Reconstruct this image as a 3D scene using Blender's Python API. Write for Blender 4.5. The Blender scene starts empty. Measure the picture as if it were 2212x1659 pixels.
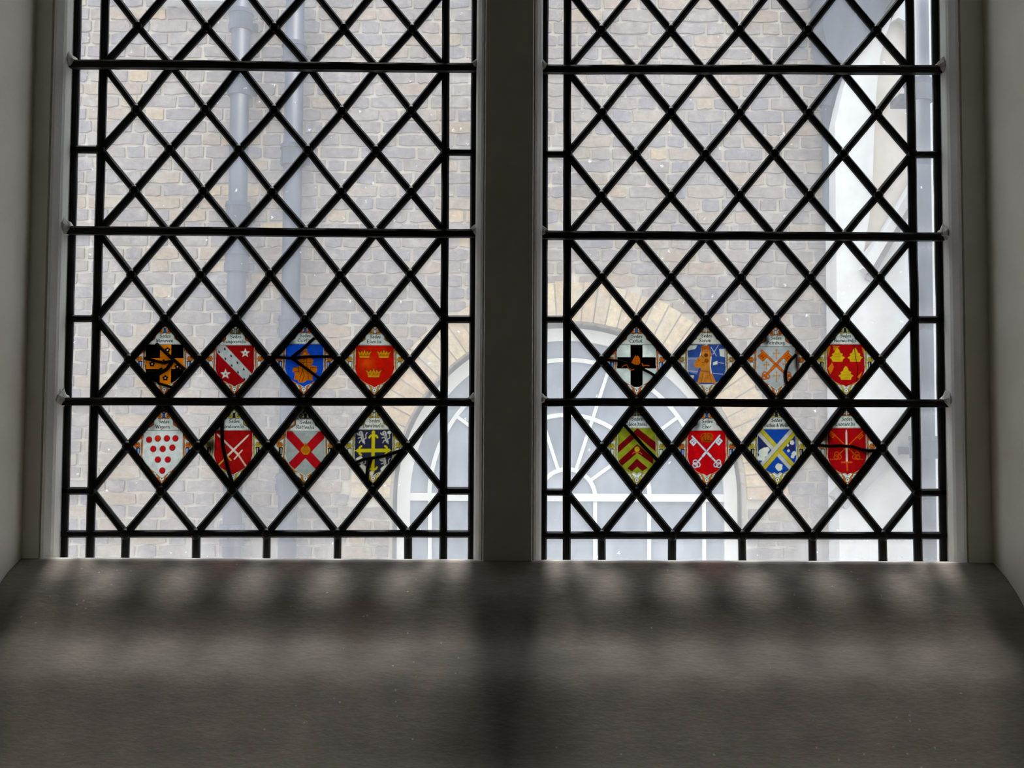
import bpy, bmesh, math, random
import numpy as np
from mathutils import Vector, Matrix

random.seed(7)
np.random.seed(7)
scene = bpy.context.scene
COL = scene.collection

# ------------------------------------------------------------------ camera
F_PX, W_PX, H_PX = 2200.0, 2212.0, 1659.0
CAM = Vector((0.0, -1.47, 1.6))
PITCH, ROLL = math.radians(2.75), math.radians(0.26)
ROT = Matrix.Rotation(math.radians(90) + PITCH, 3, 'X') @ Matrix.Rotation(ROLL, 3, 'Z')
cam_data = bpy.data.cameras.new('camera')
cam_data.sensor_width = 36.0
cam_data.lens = 36.0 * F_PX / W_PX
cam_data.clip_start = 0.02
cam = bpy.data.objects.new('camera', cam_data)
cam.matrix_world = Matrix.Translation(CAM) @ ROT.to_4x4()
COL.objects.link(cam)
scene.camera = cam

# ------------------------------------------------------------------ sky, sun, exposure
world = bpy.data.worlds.new('overcast_sky')
scene.world = world
world.use_nodes = True
bg = world.node_tree.nodes['Background']
bg.inputs['Color'].default_value = (0.86, 0.93, 1.0, 1)
bg.inputs['Strength'].default_value = 1.0
sun_data = bpy.data.lights.new('sun', 'SUN')
sun_data.energy = 1.6
sun_data.angle = math.radians(8.0)
sun_data.color = (1.0, 0.97, 0.92)
sun = bpy.data.objects.new('sun', sun_data)
SUN_EL = 72.4
sun.rotation_euler = (-math.radians(90 - SUN_EL), 0, 0)
sun.location = (0, 8, 20)
COL.objects.link(sun)
fill_data = bpy.data.lights.new('room_fill', 'AREA')  # added fill with no fitting in the room, lifts the dim interior
fill_data.shape = 'RECTANGLE'; fill_data.size = 3.0; fill_data.size_y = 2.0
fill_data.energy = 1.7
fill_data.color = (1.0, 0.86, 0.74)
room_fill = bpy.data.objects.new('room_fill', fill_data)
room_fill.location = (0.4, -4.6, 5.9)
room_fill.rotation_euler = (math.radians(35), 0, 0)
COL.objects.link(room_fill)
scene.view_settings.view_transform = 'Standard'
scene.view_settings.look = 'None'
scene.view_settings.gamma = 1.0
scene.view_settings.use_curve_mapping = False
scene.view_settings.exposure = 1.7
scene.cycles.adaptive_threshold = 0.02
scene.cycles.use_light_tree = False
scene.cycles.transparent_max_bounces = 24
scene.cycles.max_bounces = 7
scene.cycles.diffuse_bounces = 3
scene.cycles.glossy_bounces = 2


def at(px, py, Y):
    """world point on the vertical plane y=Y seen at photograph pixel (px, py)"""
    d = ROT @ Vector(((px - W_PX / 2) / F_PX, -(py - H_PX / 2) / F_PX, -1.0))
    return CAM + d * ((Y - CAM.y) / d.y)


# ------------------------------------------------------------------ helpers
def lin(c):
    return tuple(((x / 255.0) / 12.92 if x / 255.0 <= 0.04045 else ((x / 255.0 + 0.055) / 1.055) ** 2.4) for x in c)


def mesh_obj(name, verts, faces, mat=None, parent=None, smooth=False):
    me = bpy.data.meshes.new(name)
    me.from_pydata([tuple(v) for v in verts], [], faces)
    me.update()
    if mat:
        me.materials.append(mat)
    if smooth:
        me.polygons.foreach_set('use_smooth', [True] * len(me.polygons))
    o = bpy.data.objects.new(name, me)
    COL.objects.link(o)
    if parent:
        o.parent = parent
    return o


def inst(name, me, loc, parent, rot=None):
    o = bpy.data.objects.new(name, me)
    o.location = loc
    if rot is not None:
        o.rotation_euler = rot
    COL.objects.link(o)
    o.parent = parent
    return o


def empty(name, loc=(0, 0, 0)):
    o = bpy.data.objects.new(name, None)
    o.location = loc
    COL.objects.link(o)
    return o


def tag(o, label=None, cat=None, group=None, kind=None):
    if label: o['label'] = label
    if cat: o['category'] = cat
    if group: o['group'] = group
    if kind: o['kind'] = kind
    return o


class MB:
    def __init__(self):
        self.v, self.f = [], []

    def add(self, verts, faces):
        n = len(self.v)
        self.v += [tuple(p) for p in verts]
        self.f += [tuple(i + n for i in fc) for fc in faces]

    def box(self, a, b):
        x0, y0, z0 = a; x1, y1, z1 = b
        self.add([(x0, y0, z0), (x1, y0, z0), (x1, y1, z0), (x0, y1, z0), (x0, y0, z1), (x1, y0, z1), (x1, y1, z1), (x0, y1, z1)],
                 [(3, 2, 1, 0), (4, 5, 6, 7), (0, 1, 5, 4), (1, 2, 6, 5), (2, 3, 7, 6), (3, 0, 4, 7)])

    def prism_y(self, poly, y0, y1):
        """poly: list of (x,z), extruded from y0 (near) to y1 (far)"""
        n = len(poly)
        self.add([(p[0], y0, p[1]) for p in poly] + [(p[0], y1, p[1]) for p in poly],
                 [tuple(range(n)), tuple(range(2 * n - 1, n - 1, -1))] + [(i, i + n, (i + 1) % n + n, (i + 1) % n) for i in range(n)])

    def prism_z(self, poly, z0, z1):
        n = len(poly)
        self.add([(p[0], p[1], z0) for p in poly] + [(p[0], p[1], z1) for p in poly],
                 [tuple(range(n)), tuple(range(2 * n - 1, n - 1, -1))] + [(i, i + n, (i + 1) % n + n, (i + 1) % n) for i in range(n)])

    def prism_x(self, poly, x0, x1):
        n = len(poly)
        self.add([(x0, p[0], p[1]) for p in poly] + [(x1, p[0], p[1]) for p in poly],
                 [tuple(range(n)), tuple(range(2 * n - 1, n - 1, -1))] + [(i, i + n, (i + 1) % n + n, (i + 1) % n) for i in range(n)])

    def tube(self, p, q, r0, r1=None, n=16, caps=True):
        r1 = r0 if r1 is None else r1
        p, q = Vector(p), Vector(q)
        d = (q - p).normalized()
        a = d.orthogonal().normalized(); b = d.cross(a)
        vs = []
        for c, r in ((p, r0), (q, r1)):
            for i in range(n):
                t = 2 * math.pi * i / n
                vs.append(c + a * (r * math.cos(t)) + b * (r * math.sin(t)))
        fs = [(i, (i + 1) % n, (i + 1) % n + n, i + n) for i in range(n)]
        if caps:
            fs += [tuple(range(n - 1, -1, -1)), tuple(range(n, 2 * n))]
        self.add(vs, fs)

    def strip(self, pts, w, prof):
        """sweep a profile along a polyline lying in the y=const plane; prof: list of (across in units of w/2, y)"""
        pts = [Vector(p) for p in pts]
        k = len(prof); vs = []
        for i, p in enumerate(pts):
            d = (pts[min(i + 1, len(pts) - 1)] - pts[max(i - 1, 0)])
            d.y = 0
            d.normalize()
            nrm = Vector((-d.z, 0, d.x))
            for a, y in prof:
                vs.append(p + nrm * (a * w / 2) + Vector((0, y, 0)))
        fs = []
        for i in range(len(pts) - 1):
            for j in range(k):
                fs.append((i * k + j, i * k + (j + 1) % k, (i + 1) * k + (j + 1) % k, (i + 1) * k + j))
        fs += [tuple(range(k - 1, -1, -1)), tuple(range((len(pts) - 1) * k, len(pts) * k))]
        self.add(vs, fs)

    def build(self, name, mat=None, parent=None, smooth=False):
        o = mesh_obj(name, self.v, self.f, mat, parent, smooth)
        bm = bmesh.new(); bm.from_mesh(o.data)
        bmesh.ops.recalc_face_normals(bm, faces=bm.faces)
        bm.to_mesh(o.data); bm.free()
        return o


# ------------------------------------------------------------------ materials
class NT:
    def __init__(self, name):
        self.m = bpy.data.materials.new(name)
        self.m.use_nodes = True
        self.t = self.m.node_tree
        self.t.nodes.clear()
        self.out = self.n('ShaderNodeOutputMaterial')

    def n(self, kind, **kw):
        nd = self.t.nodes.new(kind)
        for k, v in kw.items():
            setattr(nd, k, v)
        return nd

    def l(self, a, b):
        self.t.links.new(a, b)

    def coord(self, scale=(1, 1, 1), kind='Object'):
        tc = self.n('ShaderNodeTexCoord')
        mp = self.n('ShaderNodeMapping')
        mp.inputs['Scale'].default_value = scale
        self.l(tc.outputs[kind], mp.inputs['Vector'])
        return mp.outputs['Vector']

    def geo(self, scale=(1, 1, 1)):
        g = self.n('ShaderNodeNewGeometry')
        mp = self.n('ShaderNodeMapping')
        mp.inputs['Scale'].default_value = scale
        self.l(g.outputs['Position'], mp.inputs['Vector'])
        return mp.outputs['Vector']

    def noise(self, vec, scale, detail=4, rough=0.6):
        nd = self.n('ShaderNodeTexNoise')
        nd.inputs['Scale'].default_value = scale
        nd.inputs['Detail'].default_value = detail
        nd.inputs['Roughness'].default_value = rough
        if vec is not None:
            self.l(vec, nd.inputs['Vector'])
        return nd.outputs['Fac']

    def ramp(self, fac, stops):
        r = self.n('ShaderNodeValToRGB')
        e = r.color_ramp.elements
        while len(e) > 1:
            e.remove(e[-1])
        for i, (p, c) in enumerate(stops):
            el = e[0] if i == 0 else e.new(p)
            el.position = p
            el.color = (*c[:3], 1) if len(c) >= 3 else (c[0], c[0], c[0], 1)
        self.l(fac, r.inputs['Fac'])
        return r.outputs['Color']

    def math(self, op, a, b=None, clamp=False):
        m = self.n('ShaderNodeMath', operation=op, use_clamp=clamp)
        for i, x in enumerate((a, b)):
            if x is None: continue
            if isinstance(x, (int, float)): m.inputs[i].default_value = x
            else: self.l(x, m.inputs[i])
        return m.outputs[0]

    def bump(self, h, strength=0.3, dist=0.01):
        b = self.n('ShaderNodeBump')
        b.inputs['Strength'].default_value = strength
        b.inputs['Distance'].default_value = dist
        self.l(h, b.inputs['Height'])
        return b.outputs['Normal']

    def princ(self, color=None, rough=0.7, normal=None, metallic=0.0, spec=0.3):
        p = self.n('ShaderNodeBsdfPrincipled')
        p.inputs['Roughness'].default_value = rough
        p.inputs['Metallic'].default_value = metallic
        p.inputs['Specular IOR Level'].default_value = spec
        if isinstance(color, tuple): p.inputs['Base Color'].default_value = (*color[:3], 1)
        elif color is not None: self.l(color, p.inputs['Base Color'])
        if normal is not None: self.l(normal, p.inputs['Normal'])
        self.l(p.outputs[0], self.out.inputs['Surface'])
        return p


def mat_painted_stone(name, c0, c1, stretch=(1, 1, 1), bump=0.25, rough=0.75, specks=False):
    t = NT(name)
    v = t.geo(stretch)
    nz = t.noise(v, 9, 6, 0.65)
    fine = t.noise(v, 160, 3, 0.6)
    col = t.ramp(nz, [(0.3, lin(c0)), (0.7, lin(c1))])
    h = t.math('ADD', t.math('MULTIPLY', nz, 1.0), t.math('MULTIPLY', fine, 0.3 if specks else 0.25))
    if specks:
        mx = t.n('ShaderNodeMixRGB', blend_type='MULTIPLY'); mx.inputs['Fac'].default_value = 1.0
        t.l(col, mx.inputs['Color1'])
        t.l(t.ramp(t.noise(t.geo((0.35, 1.2, 1.2)), 240, 4, 0.75), [(0.25, (0.80, 0.80, 0.79)), (0.75, (1.14, 1.13, 1.12))]), mx.inputs['Color2'])
        col = mx.outputs[0]
    if specks:
        vo = t.n('ShaderNodeTexVoronoi')
        vo.inputs['Scale'].default_value = 62
        t.l(t.geo((1, 1, 1)), vo.inputs['Vector'])
        dots = t.math('LESS_THAN', t.math('ADD', vo.outputs['Distance'], t.math('MULTIPLY', t.noise(t.geo(), 500, 2), 0.06)), 0.115)
        keep = t.math('GREATER_THAN', t.noise(t.geo(), 7, 2), 0.56)
        dots = t.math('MULTIPLY', dots, keep)
        h = t.math('ADD', h, t.math('MULTIPLY', dots, 1.2))
        cm = t.n('ShaderNodeMixRGB')
        t.l(t.math('MULTIPLY', dots, 0.5), cm.inputs['Fac'])
        t.l(col, cm.inputs['Color1']); cm.inputs['Color2'].default_value = (*lin((226, 218, 204)), 1)
        col = cm.outputs[0]
    t.princ(col, rough, t.bump(h, bump, 0.01))
    return t.m


M = {}
M['plaster'] = mat_painted_stone('plaster', (226, 217, 201), (236, 229, 215), bump=0.12, rough=0.9)
M['room'] = mat_painted_stone('room_plaster', (170, 158, 140), (185, 174, 156), bump=0.1, rough=0.9)
M['frame'] = mat_painted_stone('frame_paint', (226, 221, 212), (238, 235, 226), bump=0.12, rough=0.6)
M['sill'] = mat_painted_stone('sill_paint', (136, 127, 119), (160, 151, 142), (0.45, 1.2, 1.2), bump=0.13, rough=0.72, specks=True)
M['floor'] = mat_painted_stone('floor_stone', (110, 98, 84), (140, 126, 108), bump=0.2, rough=0.8)
M['dab'] = mat_painted_stone('lime_dab', (205, 200, 190), (225, 220, 210), bump=0.6, rough=0.9)
M['paving'] = mat_painted_stone('paving', (120, 118, 114), (150, 148, 142), bump=0.3, rough=0.9)
M['ext_render'] = mat_painted_stone('exterior_render', (176, 170, 160), (196, 190, 180), bump=0.2, rough=0.9)
M['white_wall'] = mat_painted_stone('white_render', (190, 189, 187), (204, 203, 202), bump=0.15, rough=0.85)
M['beige'] = mat_painted_stone('beige_render', (196, 186, 172), (208, 199, 187), bump=0.15, rough=0.9)
M['grey_band'] = mat_painted_stone('grey_lining_and_shade', (126, 124, 122), (150, 148, 146), bump=0.3, rough=0.9)  # grey of the window lining, also shade painted at the mouldings
M['white_paint'] = mat_painted_stone('white_paint', (208, 208, 206), (222, 222, 220), bump=0.05, rough=0.5)
M['mortar'] = mat_painted_stone('mortar', (164, 155, 142), (192, 182, 167), bump=0.5, rough=0.95)

# lead and iron
t = NT('lead')
nz = t.noise(t.geo(), 60, 4)
t.princ(t.ramp(nz, [(0.3, lin((10, 9, 10))), (0.7, lin((24, 22, 22)))]), 0.55, t.bump(nz, 0.2, 0.004), metallic=0.3)
M['lead'] = t.m
t = NT('iron')
nz = t.noise(t.geo((0.4, 1, 1)), 90, 4)
t.princ(t.ramp(nz, [(0.3, lin((12, 11, 11))), (0.7, lin((30, 27, 26)))]), 0.6, t.bump(nz, 0.3, 0.004))
M['iron'] = t.m
t = NT('pipe_paint')
nz = t.noise(t.geo((1, 1, 0.3)), 18, 4)
t.princ(t.ramp(nz, [(0.3, lin((38, 43, 56))), (0.7, lin((54, 60, 74)))]), 0.5, t.bump(nz, 0.2, 0.01))
M['pipe'] = t.m
t = NT('dark_lead_sheet')
nz = t.noise(t.geo((1.5, 1, 0.4)), 10, 5)
t.princ(t.ramp(nz, [(0.3, lin((44, 50, 62))), (0.7, lin((70, 76, 88)))]), 0.6, t.bump(nz, 0.2, 0.01))
M['hopper'] = t.m


def mat_brick(name, stops):
    t = NT(name)
    a = t.n('ShaderNodeAttribute', attribute_name='rnd')
    base = t.ramp(a.outputs['Fac'], stops)
    g = t.geo()
    nz = t.noise(g, 30, 4, 0.75)
    mix = t.n('ShaderNodeMixRGB', blend_type='MULTIPLY')
    mix.inputs['Fac'].default_value = 0.7
    t.l(base, mix.inputs['Color1'])
    t.l(t.ramp(nz, [(0.25, (0.5, 0.49, 0.5)), (0.75, (1.4, 1.37, 1.32))]), mix.inputs['Color2'])
    sm = t.n('ShaderNodeMixRGB')
    t.l(t.math('MULTIPLY', t.ramp(t.noise(g, 11, 5, 0.7), [(0.5, (0, 0, 0)), (0.68, (1, 1, 1))]), 0.55), sm.inputs['Fac'])
    t.l(mix.outputs[0], sm.inputs['Color1']); sm.inputs['Color2'].default_value = (*lin((168, 160, 150)), 1)
    dk = t.n('ShaderNodeMixRGB', blend_type='MULTIPLY'); dk.inputs['Fac'].default_value = 1.0
    t.l(sm.outputs[0], dk.inputs['Color1'])
    t.l(t.ramp(t.noise(g, 1.6, 4, 0.6), [(0.3, (0.78, 0.79, 0.82)), (0.7, (1.14, 1.11, 1.06))]), dk.inputs['Color2'])
    t.princ(dk.outputs[0], 0.9, t.bump(nz, 0.5, 0.01), spec=0.15)
    return t.m


M['brick'] = mat_brick('stock_brick', [(0.0, lin((131, 123, 122))), (0.22, lin((122, 118, 122))), (0.45, lin((137, 128, 122))),
                                       (0.65, lin((126, 119, 116))), (0.86, lin((141, 129, 119))), (0.96, lin((150, 134, 114))), (1.0, lin((176, 156, 124)))])
M['arch_brick'] = mat_brick('yellow_brick', [(0.0, lin((184, 166, 132))), (0.5, lin((194, 178, 148))), (1.0, lin((178, 154, 124)))])

t = NT('far_window_glass')
nz = t.noise(t.geo((1, 1, 0.5)), 5, 3)
t.princ(t.ramp(nz, [(0.3, lin((112, 120, 132))), (0.7, lin((150, 158, 170)))]), 0.25, spec=0.5)  # pale sky reflection put into the grey-blue base colour
M['far_glass'] = t.m


def mat_pane():
    """old hand-made window glass: clear, with a film of grey dust, thicker along the leads, and paint specks"""
    t = NT('old_glass')
    g = t.geo()
    film = t.noise(g, 6, 3, 0.6)
    streak = t.noise(t.geo((30, 1, 3)), 3, 2, 0.6)
    att = t.n('ShaderNodeAttribute', attribute_name='edge')
    e = att.outputs['Fac']
    e2 = t.math('MULTIPLY', e, e)
    d = t.math('ADD', 0.235, t.math('MULTIPLY', t.math('SUBTRACT', film, 0.5), 0.24))
    d = t.math('ADD', d, t.math('MULTIPLY', t.math('SUBTRACT', streak, 0.5), 0.10))
    d = t.math('ADD', d, t.math('MULTIPLY', e2, 0.16), True)
    # specks
    vo = t.n('ShaderNodeTexVoronoi')
    vo.inputs['Scale'].default_value = 95
    wv = t.n('ShaderNodeVectorMath', operation='ADD')
    t.l(g, wv.inputs[0])
    nv = t.n('ShaderNodeTexNoise')
    nv.inputs['Scale'].default_value = 420
    t.l(g, nv.inputs['Vector'])
    sc = t.n('ShaderNodeVectorMath', operation='SCALE')
    t.l(nv.outputs['Color'], sc.inputs[0]); sc.inputs['Scale'].default_value = 0.007
    t.l(sc.outputs[0], wv.inputs[1])
    t.l(wv.outputs[0], vo.inputs['Vector'])
    sep = t.n('ShaderNodeSeparateColor')
    t.l(vo.outputs['Color'], sep.inputs[0])
    size = t.math('MULTIPLY', t.math('POWER', sep.outputs[0], 14), 0.22)
    spk = t.math('LESS_THAN', vo.outputs['Distance'], size)
    spk2 = t.math('MULTIPLY', spk, 0.5)
    d = t.math('ADD', d, spk2, True)
    tr = t.n('ShaderNodeBsdfTransparent')
    tr.inputs['Color'].default_value = (0.95, 0.965, 0.98, 1)
    tl = t.n('ShaderNodeBsdfTranslucent')
    tl.inputs['Color'].default_value = (0.90, 0.91, 0.97, 1)
    df = t.n('ShaderNodeBsdfDiffuse')
    df.inputs['Color'].default_value = (0.6, 0.6, 0.6, 1)
    dust = t.n('ShaderNodeMixShader'); dust.inputs['Fac'].default_value = 0.25
    t.l(tl.outputs[0], dust.inputs[1]); t.l(df.outputs[0], dust.inputs[2])
    mx = t.n('ShaderNodeMixShader')
    t.l(d, mx.inputs['Fac']); t.l(tr.outputs[0], mx.inputs[1]); t.l(dust.outputs[0], mx.inputs[2])
    gl = t.n('ShaderNodeBsdfGlossy'); gl.inputs['Roughness'].default_value = 0.06
    m2 = t.n('ShaderNodeMixShader'); m2.inputs['Fac'].default_value = 0.025
    t.l(mx.outputs[0], m2.inputs[1]); t.l(gl.outputs[0], m2.inputs[2])
    t.l(m2.outputs[0], t.out.inputs['Surface'])
    return t.m


M['pane'] = mat_pane()
t = NT('clear_glass')
tr = t.n('ShaderNodeBsdfTransparent'); tr.inputs['Color'].default_value = (0.96, 0.97, 0.98, 1)
t.l(tr.outputs[0], t.out.inputs['Surface'])
M['clear'] = t.m


def mat_enamel():
    t = NT('enamel_paint')
    a = t.n('ShaderNodeAttribute', attribute_name='paint')
    g = t.geo()
    nz = t.ramp(t.noise(g, 130, 4, 0.6), [(0.3, (0.58, 0.58, 0.57)), (0.7, (0.80, 0.80, 0.79))])
    mix = t.n('ShaderNodeMixRGB', blend_type='MULTIPLY')
    mix.inputs['Fac'].default_value = 1.0
    t.l(a.outputs['Color'], mix.inputs['Color1']); t.l(nz, mix.inputs['Color2'])
    tr = t.n('ShaderNodeBsdfTransparent'); t.l(mix.outputs[0], tr.inputs['Color'])
    tl = t.n('ShaderNodeBsdfTranslucent'); t.l(mix.outputs[0], tl.inputs['Color'])
    mx = t.n('ShaderNodeMixShader'); mx.inputs['Fac'].default_value = 0.55
    t.l(tr.outputs[0], mx.inputs[1]); t.l(tl.outputs[0], mx.inputs[2])
    t.l(mx.outputs[0], t.out.inputs['Surface'])
    return t.m


M['enamel'] = mat_enamel()
t = NT('black_enamel')
nz = t.noise(t.geo(), 300, 2)
t.princ(t.ramp(nz, [(0.3, (0.012, 0.011, 0.01)), (0.7, (0.03, 0.027, 0.024))]), 0.6)
M['ink'] = t.m

# ================================================================== STRUCTURE
# measured lattice of the two lights --------------------------------
ROWS = ([1153, 1060, 965, 868, 778, 688, 593, 500, 413, 323, 236, 141, 57, -33],
        [1156, 1063, 968, 870, 779, 690, 600, 511, 423, 333, 245, 152, 66, -25])
RTOP = 15


class Light:
    """one leaded light: (u, r) lattice coordinates to the glass plane y=0"""

    def __init__(self, k):
        self.k = k
        if k == 0:
            self.lines = [((163, 0), (135, 1205)), ((224, 142), (196, 1155)), ((963, 142), (958, 1155)), ((1030, 0), (1026, 1205))]
        else:
            self.lines = [((1171, 0), (1170, 1205)), ((1226, 0), (1224, 1155)), ((1964, 0), (1982, 1155)), ((2024, 0), (2044, 1205))]
        self.pts = {}
        rows = list(ROWS[k])
        for r in range(-1, 14):
            y = 1216 if r < 0 else rows[r]
            tilt = max(0, 8 * (868 - y) / 726.0) if k == 0 else 1.0
            P = []
            for i, ((xa, ya), (xb, yb)) in enumerate(self.lines):
                yy = y + tilt * (0, 0.06, 0.92, 1)[i]
                x = xa + (xb - xa) * (yy - ya) / (yb - ya)
                P.append(at(x, yy, 0.0))
            self.pts[r] = P
        for r in (14, 15, 16):
            self.pts[r] = [self.pts[r - 1][i] + (self.pts[r - 1][i] - self.pts[r - 3][i]) * 0.5 for i in range(4)]
        for i in (0, 3):   # straight outer edges
            xm = sum(self.pts[r][i].x for r in self.pts) / len(self.pts)
            for r in self.pts:
                self.pts[r][i].x = xm
        self.left, self.right = self.pts[0][0].x, self.pts[0][3].x
        self.bottom, self.top = self.pts[-1][0].z, self.pts[16][0].z
        self.jit = {}

    def row(self, i, r):
        r = max(-1, min(16, r))
        a = int(math.floor(r)); b = min(16, a + 1)
        return self.pts[a][i].lerp(self.pts[b][i], r - a)

    def P(self, u, r):
        if u < 0:
            p = self.row(1, r).lerp(self.row(0, r), -u)
        elif u > 10:
            p = self.row(2, r).lerp(self.row(3, r), u - 10)
        else:
            p = self.row(1, r).lerp(self.row(2, r), u / 10.0)
        key = (round(u, 2), round(r, 2))
        if key not in self.jit:
            s = 0.0009 if 0 < u < 10 and 0 < r < 15 else 0.0003
            self.jit[key] = (random.uniform(-s, s), random.uniform(-s, s))
        j = self.jit[key]
        return Vector((p.x + j[0], 0.0, p.z + j[1]))


LIGHTS = [Light(0), Light(1)]
Z_HEAD = LIGHTS[0].top
XL, XR = LIGHTS[0].left, LIGHTS[1].right          # outer glass edges
ML, MR = LIGHTS[0].right, LIGHTS[1].left          # mullion edges
FD = -0.044                                        # front plane of the stone frame
Z_SILL = at(1106, 1211, FD).z                      # front lip of the sill
REV_L = at(62, 600, FD).x
REV_R = at(2134, 600, FD).x
SPLAY, SLOPE = 0.12, 0.88
Y_IN, Y_OUT = -0.46, 0.16
XO = 3.6

# masonry round the opening
mb = MB(); dx = SPLAY * (FD - Y_IN)
mb.prism_z([(REV_L, FD), (REV_L - dx, Y_IN), (-XO, Y_IN), (-XO, Y_OUT), (XL - 0.16, Y_OUT), (REV_L, 0.02)], 0.0, 6.2)
tag(mb.build('wall_left', M['plaster']), 'pale plastered splayed window reveal on the left edge', 'wall', kind='structure')
mb = MB()
mb.prism_z([(REV_R, FD), (REV_R, 0.02), (XR + 0.16, Y_OUT), (XO, Y_OUT), (XO, Y_IN), (REV_R + dx, Y_IN)], 0.0, 6.2)
tag(mb.build('wall_right', M['plaster']), 'pale plastered splayed window reveal on the right edge', 'wall', kind='structure')
mb = MB()
mb.prism_x([(Y_IN, Z_HEAD + 0.3), (FD, Z_HEAD + 0.06), (0.03, Z_HEAD + 0.06), (Y_OUT, Z_HEAD + 0.34), (Y_OUT, 6.2), (Y_IN, 6.2)], REV_L - dx, REV_R + dx)
tag(mb.build('wall_top', M['plaster']), 'plastered wall above the window head', 'wall', kind='structure')
mb = MB()
zb = Z_SILL - 0.10 - SLOPE * (FD - Y_IN)
mb.prism_x([(Y_IN, 0), (Y_OUT, 0), (Y_OUT, Z_SILL - 0.06), (FD + 0.03, Z_SILL - 0.06), (Y_IN, zb)], REV_L - dx, REV_R + dx)
tag(mb.build('wall_bottom', M['plaster']), 'plastered wall under the window sill', 'wall', kind='structure')

KN = [(0.0, 0.78), (0.060, 1.25), (0.0935, 0.66), (0.152, 1.2), (0.2214, 0.85), (0.6, 0.85)]


def sill_drop(tt):
    """depth of the worn, gently stepped sill below its back edge"""
    def raw(q):
        d = 0.0
        for (a, sl), (b, _) in zip(KN[:-1], KN[1:]):
            if q > a: d += sl * (min(q, b) - a)
        return d
    w = min(0.012, tt)
    return sum(raw(tt + w * k / 4.0) for k in range(-4, 5)) / 9.0 if tt > 0 else 0.0


# sloping sill: a fine grid with a worn, uneven surface
nx, ny = 200, 110
vs, fs = [], []
rng = np.random.RandomState(3)
ph = rng.uniform(0, 6.28, (14,)); fx = rng.uniform(2, 16, 14); fy = rng.uniform(8, 30, 14)
for j in range(ny + 1):
    tt = j / ny * (FD - Y_IN + 0.004)
    y = FD - tt
    drop = sill_drop(tt)
    xa, xb = REV_L - SPLAY * tt - 0.004, REV_R + SPLAY * tt + 0.004
    for i in range(nx + 1):
        x = xa + (xb - xa) * i / nx
        z = Z_SILL - drop
        n = sum(math.sin(fx[k] * x + fy[k] * tt + ph[k]) for k in range(14)) / 14
        z += 0.0012 * n * min(1, tt / 0.02)
        e = min(x - xa, xb - x)
        z += 0.010 * max(0, 1 - e / 0.03) ** 2 * min(1, tt / 0.03)
        vs.append((x, y, z))
for j in range(ny):
    for i in range(nx):
        a = j * (nx + 1) + i
        fs.append((a, a + nx + 1, a + nx + 2, a + 1))
top_n = len(vs)
for j in range(ny + 1):
    for i in (0, nx):
        x, y, z = vs[j * (nx + 1) + i]
        vs.append((x, y, z - 0.058))
for j in range(ny):   # flanks
    a, b = j * (nx + 1), (j + 1) * (nx + 1)
    c, d = top_n + 2 * j, top_n + 2 * (j + 1)
    fs.append((a, c, d, b)); fs.append((a + nx, b + nx, d + 1, c + 1)); fs.append((c, c + 1, d + 1, d))
fs.append(tuple(range(0, nx + 1)) + (top_n + 1, top_n))
fs.append(tuple(range((ny + 1) * (nx + 1) - 1, ny * (nx + 1) - 1, -1)) + (top_n + 2 * ny, top_n + 2 * ny + 1))
sill = mesh_obj('trim_1', vs, fs, M['sill'], smooth=True)
tag(sill, 'broad sloping painted stone sill in shadow under the two lights', 'sill', kind='structure')

# stone window frame -------------------------------------------------
frame = empty('window_frame', ((XL + XR) / 2, FD, Z_SILL))
tag(frame, 'painted stone window frame with jambs and a central mullion', 'window frame', kind='structure')
fo = frame.location.copy()


def fpart(name, mbx, mat):
    mbx.v = [(v[0] - fo.x, v[1] - fo.y, v[2] - fo.z) for v in mbx.v]
    return mbx.build(name, mat, frame)


CH = 0.011


def jamb_prof(xg, s, xr):
    # s=-1: jamb lies to the left of the glass edge xg, out to the reveal xr
    return [(xr + s * 0.003, 0.024), (xg + s * 0.004, 0.008), (xg, 0.004), (xg, -0.027), (xg + s * 0.002, -0.032), (xg + s * CH * 0.75, FD + 0.0035), (xg + s * CH, FD + 0.001),
            (xg + s * (CH + 0.0015), FD + 0.003), (xg + s * (CH + 0.003), FD), (xr + s * 0.003, FD)]


mb = MB(); mb.prism_z(jamb_prof(XL, -1, REV_L), Z_SILL - 0.03, Z_HEAD + 0.06); fpart('jamb', mb, M['frame'])
mb = MB(); mb.prism_z(jamb_prof(XR, 1, REV_R), Z_SILL - 0.03, Z_HEAD + 0.06); fpart('jamb', mb, M['frame'])
mw = 0.0125
prof = [(ML + 0.03, 0.07), (ML, 0.01), (ML, -0.022), (ML + 0.003, -0.030), (ML + 0.008, FD + 0.006), (ML + mw - 0.001, FD + 0.003), (ML + mw, FD + 0.0045), (ML + mw + 0.002, FD),
        (MR - mw - 0.002, FD), (MR - mw, FD + 0.0045), (MR - mw + 0.001, FD + 0.003), (MR - 0.008, FD + 0.006), (MR - 0.003, -0.030), (MR, -0.022), (MR, 0.01), (MR - 0.03, 0.07)]
mb = MB(); mb.prism_z(prof, Z_SILL - 0.004, Z_HEAD + 0.03); fpart('mullion', mb, M['frame'])
mb = MB(); mb.box((REV_L, FD, Z_HEAD - 0.003), (REV_R, 0.03, Z_HEAD + 0.062)); fpart('lintel', mb, M['frame'])
mb = MB(); mb.prism_x([(FD, Z_SILL), (FD + 0.007, Z_SILL + 0.0006), (FD + 0.010, Z_SILL - 0.001), (0.0, LIGHTS[0].bottom + 0.001), (Y_OUT + 0.04, Z_SILL - 0.045), (Y_OUT + 0.04, Z_SILL - 0.07), (FD, Z_SILL - 0.055)], REV_L, REV_R)
fpart('ledge', mb, M['frame'])

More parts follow.
